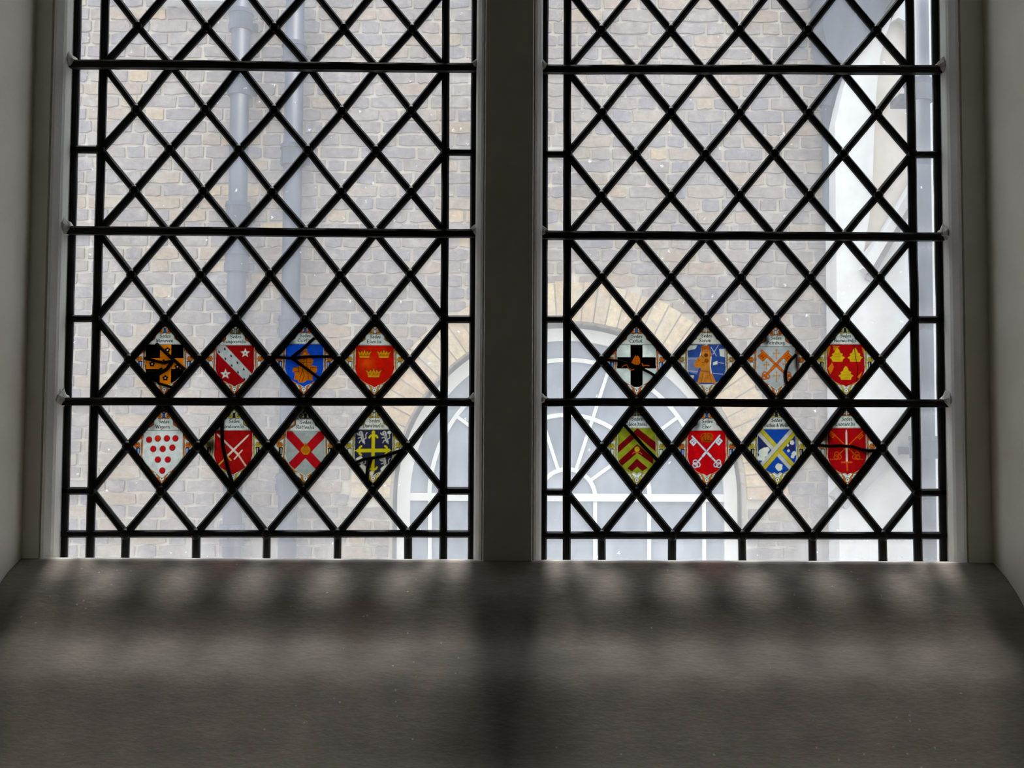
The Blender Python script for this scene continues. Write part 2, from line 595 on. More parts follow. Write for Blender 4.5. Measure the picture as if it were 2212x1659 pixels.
# the dim room behind the camera -------------------------------------
RY = -6.2
mb = MB(); mb.box((-XO, RY, -0.1), (XO, Y_IN, 0.0)); tag(mb.build('floor', M['floor']), 'stone floor of the dim room', 'floor', kind='structure')
mb = MB(); mb.box((-XO, RY, 6.2), (XO, Y_OUT, 6.3)); tag(mb.build('ceiling', M['room']), 'plain plaster ceiling of the dim room', 'ceiling', kind='structure')
mb = MB(); mb.box((-XO - 0.2, RY, -0.1), (-XO, Y_OUT, 6.3)); tag(mb.build('wall_west', M['room']), 'plain plaster side wall left of the room', 'wall', kind='structure')
mb = MB(); mb.box((XO, RY, -0.1), (XO + 0.2, Y_OUT, 6.3)); tag(mb.build('wall_east', M['room']), 'plain plaster side wall right of the room', 'wall', kind='structure')
mb = MB(); mb.box((-XO - 0.2, RY - 0.2, -0.1), (XO + 0.2, RY, 6.3)); tag(mb.build('wall_back', M['room']), 'plain plaster wall behind the viewer', 'wall', kind='structure')

# ground outside
GZ = -1.0
mb = MB(); mb.box((-14, Y_OUT, GZ - 0.1), (14, 14, GZ)); tag(mb.build('ground', M['paving']), 'grey paved yard between the two buildings', 'ground', kind='structure')
mb = MB(); mb.box((-XO - 0.2, Y_OUT - 0.02, GZ), (XO + 0.2, Y_OUT, 0.0)); tag(mb.build('trim_2', M['ext_render']), 'rendered plinth below the window outside', 'plinth', kind='structure')

# ================================================================== LEADED LIGHTS
CW = 0.0104
CAME = [(-1, -0.0022), (-0.55, -0.0046), (0.55, -0.0046), (1, -0.0022), (1, 0.0022), (0.55, 0.0046), (-0.55, 0.0046), (-1, 0.0022)]


def clip(poly, axis, lo, keep_greater):
    out = []
    for i in range(len(poly)):
        a, b = poly[i], poly[(i + 1) % len(poly)]
        ina = a[axis] >= lo - 1e-9 if keep_greater else a[axis] <= lo + 1e-9
        inb = b[axis] >= lo - 1e-9 if keep_greater else b[axis] <= lo + 1e-9
        if ina: out.append(a)
        if ina != inb:
            s = (lo - a[axis]) / (b[axis] - a[axis])
            out.append((a[0] + (b[0] - a[0]) * s, a[1] + (b[1] - a[1]) * s))
    res = []
    for p in out:
        if not res or (abs(p[0] - res[-1][0]) + abs(p[1] - res[-1][1])) > 1e-6: res.append(p)
    if len(res) > 1 and abs(res[0][0] - res[-1][0]) + abs(res[0][1] - res[-1][1]) < 1e-6: res.pop()
    return res


def make_pane(name, pts, parent, thick=0.0028):
    """glass pane: outer ring (dusty edge) round an inner face, both sides, closed"""
    n = len(pts)
    c = sum((Vector(p) for p in pts), Vector()) / n
    ring1 = []
    # inset polygon by distance
    d_in = 0.013
    m = [Vector((p.x, 0, p.z)) for p in pts]
    rmin = min((m[i] - c).length for i in range(n))
    area_r = min(abs(((m[(i + 1) % n] - m[i]).normalized().cross(c - m[i])).length) for i in range(n))
    k = max(0.25, 1 - d_in / max(area_r, 1e-6))
    for p in m: ring1.append(c + (p - c) * k)
    tilt = Vector((random.uniform(-0.012, 0.012), 0, random.uniform(-0.012, 0.012)))
    vs = []
    for yy in (-thick / 2, thick / 2):
        for p in m + ring1:
            vs.append(Vector((p.x, yy + (p - c).dot(tilt), p.z)) - parent.location)
    N = 2 * n
    fs = []
    for i in range(n):
        j = (i + 1) % n
        fs.append((i, j, n + j, n + i))
        fs.append((N + j, N + i, N + n + i, N + n + j))
        fs.append((j, i, N + i, N + j))
    fs.append(tuple(n + i for i in range(n)))
    fs.append(tuple(N + n + i for i in range(n - 1, -1, -1)))
    o = mesh_obj(name, vs, fs, M['pane'], parent)
    o.data.materials.append(M['clear'])
    o.data.polygons.foreach_set('material_index', [0 if (i < 3 * n and i % 3 == 1) or i == 3 * n + 1 else 1 for i in range(3 * n + 2)])
    at_ = o.data.attributes.new('edge', 'FLOAT', 'POINT')
    vals = ([1.0] * n + [0.0] * n) * 2
    at_.data.foreach_set('value', vals)
    return o


PAINTED = {}
for L in LIGHTS:
    root = empty('window_%d' % (L.k + 1), ((L.left + L.right) / 2, 0.0, L.bottom))
    tag(root, ('leaded light left of the mullion with eight painted heraldic quarries' if L.k == 0 else
               'leaded light right of the mullion with eight painted heraldic quarries'), 'window', kind='structure')
    O = root.location.copy()
    # diamond panes
    for r in range(0, RTOP + 1):
        for u in range(0, 11):
            if (u + r) % 2: continue
            poly = [(u - 1, r), (u, r - 1), (u + 1, r), (u, r + 1)]
            for ax, lo, kg in ((0, 0, True), (0, 10, False), (1, 0, True), (1, RTOP, False)):
                poly = clip(poly, ax, lo, kg)
            if len(poly) < 3: continue
            pts = [L.P(*q) for q in poly]
            painted = r in (2, 4) and u in (2, 4, 6, 8)
            p = make_pane('painted_pane' if painted else 'pane', pts, root)
            if painted: PAINTED[(L.k, r, u)] = (p, L, O)
    # border panes
    splits = [-1, 0, 1, 3, 5, 7, 9, 11, 13, 15, 16]
    for a, b in zip(splits[:-1], splits[1:]):
        for u0, u1 in ((-1, 0), (10, 11)):
            make_pane('border_pane', [L.P(u0, a), L.P(u1, a), L.P(u1, b), L.P(u0, b)], root)
    us = [0, 1, 3, 5, 7, 9, 10]
    for a, b in zip(us[:-1], us[1:]):
        make_pane('border_pane', [L.P(a, -1), L.P(b, -1), L.P(b, 0), L.P(a, 0)], root)
        make_pane('border_pane', [L.P(a, 15), L.P(b, 15), L.P(b, 16), L.P(a, 16)], root)

    def came(pts, w=CW, name='came', off=0.0):
        m = MB()
        fine = []
        for i in range(len(pts) - 1):
            a, b = pts[i], pts[i + 1]
            nseg = max(1, int((b - a).length / 0.03))
            for s in range(nseg):
                q = a.lerp(b, s / nseg)
                if s: q = q + Vector((random.uniform(-1, 1) * 0.00045, 0, random.uniform(-1, 1) * 0.00045))
                fine.append(q)
        fine.append(pts[-1])
        m.strip([q - O + Vector((0, off, 0)) for q in fine], w * random.uniform(0.95, 1.06), CAME)
        return m.build(name, M['lead'], root)

    # diagonals: start at every node on the lower/left/right boundary
    for s in (1, -1):
        starts = [(u, 0) for u in range(0, 11) if u % 2 == 1]
        edge = 0 if s == 1 else 10
        starts += [(edge, r) for r in range(1, RTOP, 2)]
        for u, r in starts:
            pts = []
            while 0 <= u <= 10 and r <= RTOP:
                pts.append(L.P(u, r)); u += s; r += 1
            if len(pts) > 1: came(pts)
    # uprights of the border and outer edge
    for u in (0, 10):
        came([L.P(u, r) for r in range(-1, 17)], CW * 1.08, off=-0.0006)
    for u, sg in ((-1, 1), (11, -1)):
        came([L.P(u, r) + Vector((sg * 0.0035, 0, 0)) for r in range(-1, 17)], 0.010)
    # horizontals
    came([L.P(u, 0) for u in range(-1, 12)], CW * 1.0, off=-0.0005)
    came([L.P(u, 15) for u in range(-1, 12)], CW * 1.0, off=-0.0005)
    came([L.P(u, 16) for u in range(-1, 12)], 0.008)
    came([L.P(u, -1) for u in range(-1, 12)], 0.004)
    for r in (1, 3, 5, 7, 9, 11, 13):
        came([L.P(-1, r), L.P(0, r)]); came([L.P(10, r), L.P(11, r)])
    for u in (1, 3, 5, 7, 9):
        came([L.P(u, -1), L.P(u, 0)], CW * 1.05)
        came([L.P(u, 15), L.P(u, 16)])
    # solder joints
    m = MB(); n8 = 10
    ring = [(0.0074 * math.cos(2 * math.pi * i / n8), -0.0046, 0.0086 * math.sin(2 * math.pi * i / n8)) for i in range(n8)]
    ring2 = [(0.6 * a, -0.0062, 0.6 * c) for a, b, c in ring]
    m.add(ring + ring2, [(i, (i + 1) % n8, (i + 1) % n8 + n8, i + n8) for i in range(n8)] + [tuple(range(n8, 2 * n8)), tuple(range(n8 - 1, -1, -1))])
    so = m.build('solder_joint', M['lead'], root, True)
    first = True
    for r in range(0, RTOP + 1):
        for u in range(0, 11):
            if (u + r) % 2 == 0: continue
            q = L.P(u, r) - O
            if first:
                so.location = q; first = False
            else:
                inst('solder_joint', so.data, q, root)
    # saddle bars and the lime dabs that hold them
    bars = {0: {11: (139, 147), 7: (498, 505), 3: (867, 869)}, 1: {11: (150, 151), 7: (508, 512), 3: (869, 871)}}[L.k]
    for r in (3, 7, 11, 15):
        m = MB()
        if r in bars:
            ya, yb = bars[r]
            xa, xb = ((145, 1027) if L.k == 0 else (1171, 2036))
            A, B = at(xa, ya, -0.013), at(xb, yb, -0.013)
        else:
            A, B = L.P(-1, r), L.P(11, r)
            A.y = B.y = -0.013
        A.x, B.x = L.left - 0.004, L.right + 0.004
        hgt, dep = 0.0056, 0.0065
        nb = 8; vs = []; fs = []
        sec = [(-dep, -hgt * 0.5), (-dep * 0.8, -hgt), (dep * 0.8, -hgt), (dep, -hgt * 0.5), (dep, hgt * 0.5), (dep * 0.8, hgt), (-dep * 0.8, hgt), (-dep, hgt * 0.5)]
        for i in range(nb + 1):
            c = A.lerp(B, i / nb) - O
            c.z += random.uniform(-1, 1) * 0.0005
            for yy, zz in sec: vs.append((c.x, c.y + yy, c.z + zz))
        for i in range(nb):
            for j in range(8):
                fs.append((i * 8 + j, i * 8 + (j + 1) % 8, (i + 1) * 8 + (j + 1) % 8, (i + 1) * 8 + j))
        fs += [tuple(range(7, -1, -1)), tuple(range(nb * 8, nb * 8 + 8))]
        m.add(vs, fs)
        m.build('saddle_bar', M['iron'], root)
        for end, sg in ((A, 1), (B, -1)):
            if r == 15: continue
            big = 1.0 if (L.k == 0) == (sg == 1) else 0.7
            base = []
            nd = 9
            vs = []
            for lay, (off, sc) in enumerate(((0.0035, 1.0), (0.006, 0.9), (0.010, 0.55), (0.014, 0.3))):
                for i in range(nd):
                    a = 2 * math.pi * i / nd
                    k = sc * big * random.uniform(0.8, 1.2)
                    vs.append((end.x - O.x + sg * off, end.y - O.y + 0.015 * k * math.cos(a), end.z - O.z + 0.003 + (0.016 if math.sin(a) > 0 else 0.010) * k * math.sin(a)))
            fs = []
            for lay in range(3):
                for i in range(nd):
                    fs.append((lay * nd + i, lay * nd + (i + 1) % nd, (lay + 1) * nd + (i + 1) % nd, (lay + 1) * nd + i))
            fs += [tuple(range(nd - 1, -1, -1)), tuple(range(3 * nd, 4 * nd))]
            m2 = MB(); m2.add(vs, fs)
            d = m2.build('lime_dab', M['dab'], root)
            tag(d, 'rough pale dab of lime at the bar end')

# ================================================================== PAINTED QUARRIES
AX, AY, SS = 76.0, 92.0, 3
GX, GY = np.meshgrid((np.arange(0, 154 * SS) + 0.5) / SS - 77.0, (np.arange(0, 186 * SS) + 0.5) / SS - 93.0)


class Art:
    def __init__(self, ground):
        self.c = np.empty(GX.shape + (3,)); self.c[:] = lin(ground)
        self.id = np.zeros(GX.shape, int)
        self.names = ['painted_border']

    def win(self, x0, x1, y0, y1):
        i0 = max(0, int((y0 + 93) * SS)); i1 = min(GX.shape[0], int((y1 + 93) * SS) + 2)
        j0 = max(0, int((x0 + 77) * SS)); j1 = min(GX.shape[1], int((x1 + 77) * SS) + 2)
        return slice(i0, max(i0, i1)), slice(j0, max(j0, j1))

    def put(self, w, mask, color, part):
        if color is not None:
            self.c[w][mask] = lin(color)
        if part is not None:
            if isinstance(part, str):
                self.names.append(part); part = len(self.names) - 1
            self.id[w][mask] = part
        return part

    def pmask(self, w, pts):
        x, y = GX[w], GY[w]
        ins = np.zeros(x.shape, bool)
        n = len(pts)
        for i in range(n):
            x0, y0 = pts[i]; x1, y1 = pts[(i + 1) % n]
            if y0 == y1: continue
            c = ((y0 > y) != (y1 > y)) & (x < (x1 - x0) * (y - y0) / (y1 - y0) + x0)
            ins ^= c
        return ins

    def poly(self, pts, color, part=None, within=None):
        xs = [p[0] for p in pts]; ys = [p[1] for p in pts]
        w = self.win(min(xs), max(xs), min(ys), max(ys))
        m = self.pmask(w, pts)
        if within is not None: m &= within[w]
        return self.put(w, m, color, part)

    def disc(self, x, y, r, color, part=None, ry=None, within=None):
        ry = ry or r
        w = self.win(x - r, x + r, y - ry, y + ry)
        m = ((GX[w] - x) / r) ** 2 + ((GY[w] - y) / ry) ** 2 <= 1
        if within is not None: m &= within[w]
        return self.put(w, m, color, part)

    def ring(self, x, y, r, wd, color, part=None):
        return self.stroke([(x + r * math.cos(a * math.pi / 8), y + r * math.sin(a * math.pi / 8)) for a in range(17)], wd, color, part)

    def stroke(self, pts, wd, color, part=None, within=None):
        for (x0, y0), (x1, y1) in zip(pts[:-1], pts[1:]):
            h = wd / 2
            w = self.win(min(x0, x1) - h, max(x0, x1) + h, min(y0, y1) - h, max(y0, y1) + h)
            dx_, dy_ = x1 - x0, y1 - y0
            L2 = dx_ * dx_ + dy_ * dy_ or 1e-9
            s = np.clip(((GX[w] - x0) * dx_ + (GY[w] - y0) * dy_) / L2, 0, 1)
            m = (GX[w] - x0 - s * dx_) ** 2 + (GY[w] - y0 - s * dy_) ** 2 <= h * h
            if within is not None: m &= within[w]
            part = self.put(w, m, color, part)
        return part

    def sec(self, pts, wd, color, outline=(52, 28, 12), part=None):
        part = self.stroke(pts, wd + 1.6, outline, part)
        return self.stroke(pts, wd, color, part)

    def mask(self, pts):
        w = (slice(None), slice(None))
        return self.pmask(w, pts)


def arc(x, y, r, a0, a1, n=10, ry=None):
    ry = ry or r
    return [(x + r * math.cos(math.radians(a0 + (a1 - a0) * i / n)), y + ry * math.sin(math.radians(a0 + (a1 - a0) * i / n))) for i in range(n + 1)]


def shield_pts(cx=0, hw=41, top=34, bot=-60, turn=-20):
    R = [(hw, top), (hw + 1, turn), (hw - 1.5, turn - 8), (hw - 7, turn - 17), (hw - 16, turn - 26), (hw - 28, turn - 33), (6, bot + 4), (0, bot)]
    return [(cx + x, y) for x, y in R] + [(cx - x, y) for x, y in reversed(R[:-1])]


def mirror(p): return [(-x, y) for x, y in p]


def base_art(sc, tagc, ground=(222, 230, 220), cx=0, top=34, bot=-60, field=(200, 40, 40), dark=(50, 28, 14), crest=None, light=(238, 238, 226), hw=41):
    A = Art(ground)
    crest = crest or sc
    for s in (1, -1):
        f = (lambda p: [(cx + s * x, y) for x, y in p])
        dirt = random.random() < 0.5
        A.sec(f([(44, 29), (46, 20), (51, 16), (56.5, 13), (60, 7), (58.5, 0.5), (54, -1), (50.5, 2), (52, 6), (55, 5.5)]), 3.4, sc, dark)
        A.poly(f([(48, -2), (57.5, -2), (57, -18), (49.5, -19)]), dark)
        A.poly(f([(49.3, -3.5), (56, -3.5), (55.6, -16), (50.6, -17)]), tagc)
        A.poly(f([(51.5, -4), (52.8, -4), (52.8, -16), (51.5, -16)]), light)
        A.sec(f([(45, 24), (45.5, -10), (46.5, -24)]), 1.6, sc, dark)
        A.sec(f([(46.5, -24), (41.5, -33), (33, -42), (22, -50), (12, -55), (7, -61), (8, -67), (3, -72)]), 2.6, sc, dark)
        A.sec(f([(26, -50), (21, -57), (15, -60), (13, -56), (17, -54)]), 1.8, light, dark)
        A.sec(f([(14, -64), (9, -70), (3, -75)]), 1.8, crest, dark)
        # brackets beside the inscription
        A.sec(f([(37, top + 2), (35, top + 7), (28, top + 11), (23, top + 14), (22.5, top + 23), (17, top + 26)]), 1.9, sc, dark)
        # crest volutes
        A.sec(f([(3, top + 27), (10, top + 27), (13, top + 30), (11.5, top + 34), (8, top + 34.5), (6, top + 32), (8.5, top + 30.5)]), 2.2, crest, dark)
    A.disc(cx, -66, 5.4, dark); A.disc(cx, -66, 4.2, light); A.disc(cx, -66, 1.7, (92, 74, 70))
    A.poly([(cx - 3.5, top + 26), (cx + 3.5, top + 26), (cx + 3, top + 37), (cx - 3, top + 37)], dark)
    A.poly([(cx - 2, top + 27.5), (cx + 2, top + 27.5), (cx + 1.6, top + 35.5), (cx - 1.6, top + 35.5)], tagc)
    A.sec(arc(cx, top + 39, 4, -20, 200), 1.8, crest, dark)
    # inscription panel
    ip = [(-34, top + 1), (-33, top + 6), (-26, top + 9.5), (-21, top + 13), (-20.5, top + 25), (20.5, top + 25), (21, top + 13), (26, top + 9.5), (32, top + 6), (33.5, top + 1)]
    ip = [(cx + x, y) for x, y in ip]
    A.poly(ip, (216, 222, 216), 'inscription_panel')
    A.stroke(ip + ip[:1], 0.9, dark)
    sp = shield_pts(cx, hw, top, bot)
    big = shield_pts(cx, hw + 1.8, top + 1, bot - 2.2)
    A.poly(big, dark)
    A.poly(shield_pts(cx, hw + 0.9, top + 0.4, bot - 1.2), light)
    A.poly(sp, field, 'shield')
    A.sp = sp
    A.sm = A.mask(sp)
    return A


def crown(A, x, y, w, h, col=(206, 150, 40), dark=(120, 60, 14)):
    k = w / 2
    pts = [(x - k * 0.62, y - h / 2), (x + k * 0.62, y - h / 2), (x + k * 0.75, y), (x + k, y + h * 0.42), (x + k * 0.52, y + h * 0.08), (x + k * 0.34, y + h * 0.40),
           (x + k * 0.18, y + h * 0.08), (x, y + h * 0.56), (x - k * 0.18, y + h * 0.08), (x - k * 0.34, y + h * 0.40), (x - k * 0.52, y + h * 0.08), (x - k, y + h * 0.42), (x - k * 0.75, y)]
    p = A.poly(pts, col, 'crown')
    A.stroke(pts + pts[:1], 0.9, dark, p)
    A.stroke([(x - k * 0.66, y - h * 0.24), (x + k * 0.66, y - h * 0.24)], 0.9, dark, p)
    A.stroke([(x - k * 0.7, y - h * 0.05), (x + k * 0.7, y - h * 0.05)], 0.7, dark, p)
    for i in (-0.4, 0, 0.4): A.disc(x + k * i, y - h * 0.14, 1.0, dark, p)


def sword(A, tip, hilt, pommel, col, grip, gw=9):
    tip, hilt, pommel = Vector((*tip, 0)), Vector((*hilt, 0)), Vector((*pommel, 0))
    d = (hilt - tip).normalized(); n = Vector((-d.y, d.x, 0))
    q = [tip, tip + d * 5 + n * 1.5, hilt + n * 2.1, hilt - n * 2.1, tip + d * 5 - n * 1.5]
    p = A.poly([(a.x, a.y) for a in q], col, 'sword')
    A.stroke([tuple((tip + d * 6)[:2]), tuple(hilt[:2])], 0.6, (170, 150, 140), p)
    a, b = hilt + n * gw, hilt - n * gw
    A.stroke([(a.x, a.y), (b.x, b.y)], 3.0, grip, p)
    A.stroke([(hilt.x, hilt.y), (pommel.x, pommel.y)], 3.2, grip, p)
    A.disc(pommel.x, pommel.y, 2.3, grip, p)


def key(A, top, bow, bit_side, col, dark, bit=(17, 15), bowr=8, sw=3.4, hole=None):
    """key from its top end down to the bow; bit hangs on one side near the top"""
    t_, b_ = Vector((*top, 0)), Vector((*bow, 0))
    d = (b_ - t_).normalized(); n = Vector((-d.y, d.x, 0)) * bit_side
    P2 = lambda v: (v.x, v.y)
    q = [t_ + d * 3, t_ + d * 3 + n * bit[1], t_ + d * (3 + bit[0]) + n * bit[1], t_ + d * (3 + bit[0])]
    p = A.poly([P2(v) for v in q], col, 'key')
    A.stroke([P2(v) for v in q] + [P2(q[0])], 1.1, dark, p)
    for k in (0.33, 0.66):
        A.stroke([P2(t_ + d * (3 + bit[0] * k) + n * 4), P2(t_ + d * (3 + bit[0] * k) + n * (bit[1] - 3))], 1.0, dark, p)
    A.stroke([P2(t_ + d * (3 + bit[0] * 0.2) + n * bit[1] * 0.55), P2(t_ + d * (3 + bit[0] * 0.8) + n * bit[1] * 0.55)], 1.0, dark, p)
    e = b_ - d * bowr
    A.stroke([P2(t_), P2(e)], sw + 1.4, dark, p); A.stroke([P2(t_), P2(e)], sw, col, p)
    mid = t_.lerp(e, 0.72)
    A.stroke([P2(mid - d * 5), P2(mid + d * 6)], sw + 2.8, dark, p); A.stroke([P2(mid - d * 5), P2(mid + d * 6)], sw + 1.4, col, p)
    for off, rr in ((d * 2.0, bowr * 0.55), (n * 4 - d * 3, bowr * 0.5), (-n * 4 - d * 3, bowr * 0.5)):
        c = b_ + off
        A.ring(c.x, c.y, rr, 3.2, dark, p)
    for off, rr in ((d * 2.0, bowr * 0.55), (n * 4 - d * 3, bowr * 0.5), (-n * 4 - d * 3, bowr * 0.5)):
        c = b_ + off
        A.ring(c.x, c.y, rr, 1.9, col, p)


def star(x, y, r, k=0.42, n=5, a0=90):
    return [(x + (r if i % 2 == 0 else r * k) * math.cos(math.radians(a0 + i * 180 / n)), y + (r if i % 2 == 0 else r * k) * math.sin(math.radians(a0 + i * 180 / n))) for i in range(2 * n)]


def small_cross(A, x, y, h, col=(196, 146, 60)):
    p = A.stroke([(x, y + h), (x, y - h * 1.1)], 1.7, col, 'cross')
    A.stroke([(x - h * 0.75, y + h * 0.15), (x + h * 0.75, y + h * 0.15)], 1.7, col, p)
    for dx_, dy_ in ((0, h * 0.75), (h * 0.55, h * 0.15), (-h * 0.55, h * 0.15)):
        if dx_ == 0: A.stroke([(x - 2.6, y + dy_), (x + 2.6, y + dy_)], 1.3, col, p)
        else: A.stroke([(x + dx_, y + dy_ - 2.6), (x + dx_, y + dy_ + 2.6)], 1.3, col, p)


OR, ORD = (222, 128, 28), (70, 32, 10)
YE, YED = (206, 190, 62), (58, 50, 20)
GO = (214, 158, 50)
BL = (74, 122, 190)
WHT = (226, 232, 226)
RED = (176, 30, 38)


def art_meneven():
    A = base_art(OR, BL, field=(12, 10, 10), dark=(40, 22, 12), hw=41)
    gold = (216, 140, 14)
    p = A.poly([(-10, 34), (14, 34), (14, -56), (-10, -50)], gold, 'cross', A.sm)
    A.poly([(-40, 4), (41, 4), (41, -20), (-40, -20)], gold, p, A.sm)
    for x, y in ((6, 22), (-27, -9), (2, -40), (-2, -5), (28, -15)):
        for a in range(5):
            A.disc(x + 4 * math.cos(math.radians(90 + 72 * a)), y + 4 * math.sin(math.radians(90 + 72 * a)), 2.5, (14, 10, 8), p)
        A.disc(x, y, 1.3, (230, 226, 214), p)
    return A, ['Sedes', 'Meneven'], [([(-18, 36), (3, 16), (19, 1), (44, -21)], 6), ([(-43, 4), (-22, -2), (-4, -6), (17, -3)], 6),
                                     ([(17, -4), (6, -20), (-10, -30), (-38, -28)], 6.5), ([(-12, -52), (8, -58), (26, -63)], 5), ([(-4, -20), (-20, -30), (-32, -44)], 7)]


def art_bangor():
    A = base_art(OR, WHT, field=(158, 26, 34), crest=(150, 130, 70), top=32)
    b = [(-39.5, 32), (-22, 32), (10, -2), (38, -32), (36, -39), (23, -47), (-8, -16), (-39.5, 16)]
    p = A.poly(b, (186, 190, 188), 'bend', A.sm)
    for i in range(5):
        for j, o in enumerate((-6.5, 6.5)):
            x = -30 + i * 14.0 + o * 0.72 + (3 if j else 0); y = 22 - i * 15.0 + o * 0.72 - (3 if j else 0)
            A.poly([(x - 2.2, y - 0.5), (x + 0.6, y - 3.4), (x + 2.4, y - 0.6), (x - 1.4, y + 4)], (24, 20, 20), p, A.sm)
    for x, y, r in ((22, 15, 11), (-20, -32, 12)):
        p = A.poly(star(x, y, r), (206, 206, 196), 'star', A.sm); A.disc(x, y, 1.8, (150, 50, 50), p)
    return A, ['Sedes', 'Bangorienſis.'], []


def art_cicestr():
    A = base_art(OR, BL, field=(38, 98, 200), top=36)
    g, d = (206, 128, 28), (92, 44, 10)
    p = A.poly([(-6, 26), (6, 26), (4, 20), (9, 16), (14, 6), (20, 0), (18, -8), (12, -10), (28, -14), (28, -26), (20, -30), (18, -40), (20, -46), (8, -44), (0, -50), (-12, -50), (-14, -44), (-22, -44), (-20, -28), (-26, -26), (-24, -16), (-12, -14), (-12, -8), (-16, -2), (-9, 6), (-8, 16), (-4, 20)], g, 'enthroned_figure')
    for a in ([(-24, -16), (-12, -16), (-12, -26)], [(28, -16), (14, -16), (12, -26)], [(0, 8), (-2, -14), (-10, -46)], [(4, 6), (6, -14), (10, -42)], [(-16, -2), (-6, -6), (4, -4), (18, -6)], [(-8, 16), (9, 16)], [(-4, 20), (4, 20)], [(-22, -26), (-10, -26)], [(22, -28), (10, -26)], [(-4, -20), (0, -34), (-4, -48)], [(-6, 26), (0, 30), (6, 26)]):
        A.stroke(a, 1.2, d, p)
    A.disc(0, 14, 3.4, (220, 156, 60), p); A.stroke([(-3, 11), (3, 11)], 1.4, d, p)
    A.stroke([(16, 17), (40, 16)], 0.8, (20, 40, 110)); A.disc(-34, -19, 1.4, (20, 40, 110))
    return A, ['Sedes', 'Ciceſtr.'], [([(21, 50), (-4, 26), (-29, 5)], 5.5), ([(-66, 7), (-30, 4), (10, 8), (62, 9)], 5.5), ([(-28, 4), (4, -18), (36, -42)], 5.5)]


def art_eliensis():
    A = base_art((214, 160, 50), WHT, field=(196, 42, 22), top=33)
    w = A.win(-40, 0, -30, 20)
    blob = np.exp(-(((GX + 16) / 14) ** 2 + ((GY + 6) / 14) ** 2)) * A.sm
    A.c = A.c * (1 - 0.6 * blob[..., None]) + np.array(lin((214, 110, 24))) * 0.6 * blob[..., None]
    crown(A, -22, 15, 34, 19); crown(A, 19.5, 15, 34, 19); crown(A, -2, -27, 39, 21)
    return A, ['Sedes', 'Elienſis.'], []


def art_wigorn():
    A = base_art(OR, BL, field=(214, 220, 218), top=32, bot=-63)
    for x, y, dk in ((-30, 14, 0), (-11.5, 16.5, 1), (8.2, 16.5, 0), (26.5, 16.5, 0), (-20.4, -5, 0), (0, -5, 0), (20.5, -2.5, 0), (-9.8, -27, 0), (11.5, -27, 0), (0.5, -49.5, 0)):
        p = A.disc(x, y, 6.8, (96, 30, 34), 'roundel'); A.disc(x - 0.3, y + 0.3, 5.9, (214, 70, 40) if dk else (196, 40, 46), p)
    return A, ['Sedes', 'Wigorn.'], []


def art_london():
    A = base_art(YE, (66, 62, 52), field=(168, 34, 34), top=32, crest=YE)
    sword(A, (-37, 26), (11, -18), (27, -40), (226, 212, 196), (216, 190, 170), 12)
    sword(A, (34, 24), (-13, -21), (-32, -40), (230, 218, 204), (206, 172, 70), 12)
    return A, ['Sedes', 'Londinenſis.'], [([(-24, 56), (-25, 30), (-24, 8), (-18, -18), (-10, -48), (1, -80)], 6.5)]


def art_rochester():
    A = base_art((206, 140, 40), (60, 54, 46), field=(168, 176, 172), cx=4, top=31, bot=-61, crest=(120, 110, 90))
    for a, b in (((-44, 38), (50, -58)), ((52, 38), (-42, -58))):
        n = Vector((-(b[1] - a[1]), b[0] - a[0])).normalized() * 9.2
        p = A.poly([(a[0] + n.x, a[1] + n.y), (b[0] + n.x, b[1] + n.y), (b[0] - n.x, b[1] - n.y), (a[0] - n.x, a[1] - n.y)], (176, 34, 44), 'saltire', A.sm)
    p = A.poly([(1, -17), (9, -17), (14, -11), (15, -6), (12, -1), (8, 1), (7, 7), (2, 7), (1, 1), (-3, -1), (-6, -6), (-5, -11)], (190, 136, 40), 'scallop_shell')
    for a in (-9, -5, 0, 5, 9): A.stroke([(5, 5), (5 + a, -13)], 0.7, (130, 84, 24), p)
    return A, ['Sedes', 'Roffenſis'], []


def lion(A, x, y, s=1.0):
    c = (190, 190, 186)
    p = A.stroke([(x + 1, y + 5), (x + 2, y - 4), (x + 5, y - 10)], 5.5 * s, c, 'lion', A.sm)
    A.disc(x - 2, y + 8, 4.6 * s, c, p, within=A.sm)
    for a in ([(x, y + 3), (x - 8, y + 5), (x - 10, y + 8)], [(x + 1, y), (x - 7, y - 2)], [(x + 3, y - 6), (x - 3, y - 8), (x - 5, y - 12)], [(x + 5, y - 9), (x + 7, y - 14)], [(x + 5, y - 5), (x + 10, y - 2), (x + 9, y + 5), (x + 12, y + 9)]):
        A.stroke(a, 2.0, c, p, A.sm)
    for a in ([(x - 3, y + 10), (x - 1, y + 4)], [(x + 1, y + 2), (x + 3, y - 6)], [(x - 4, y + 8), (x - 2, y + 8)]):
        A.stroke(a, 0.9, (70, 72, 84), p, A.sm)


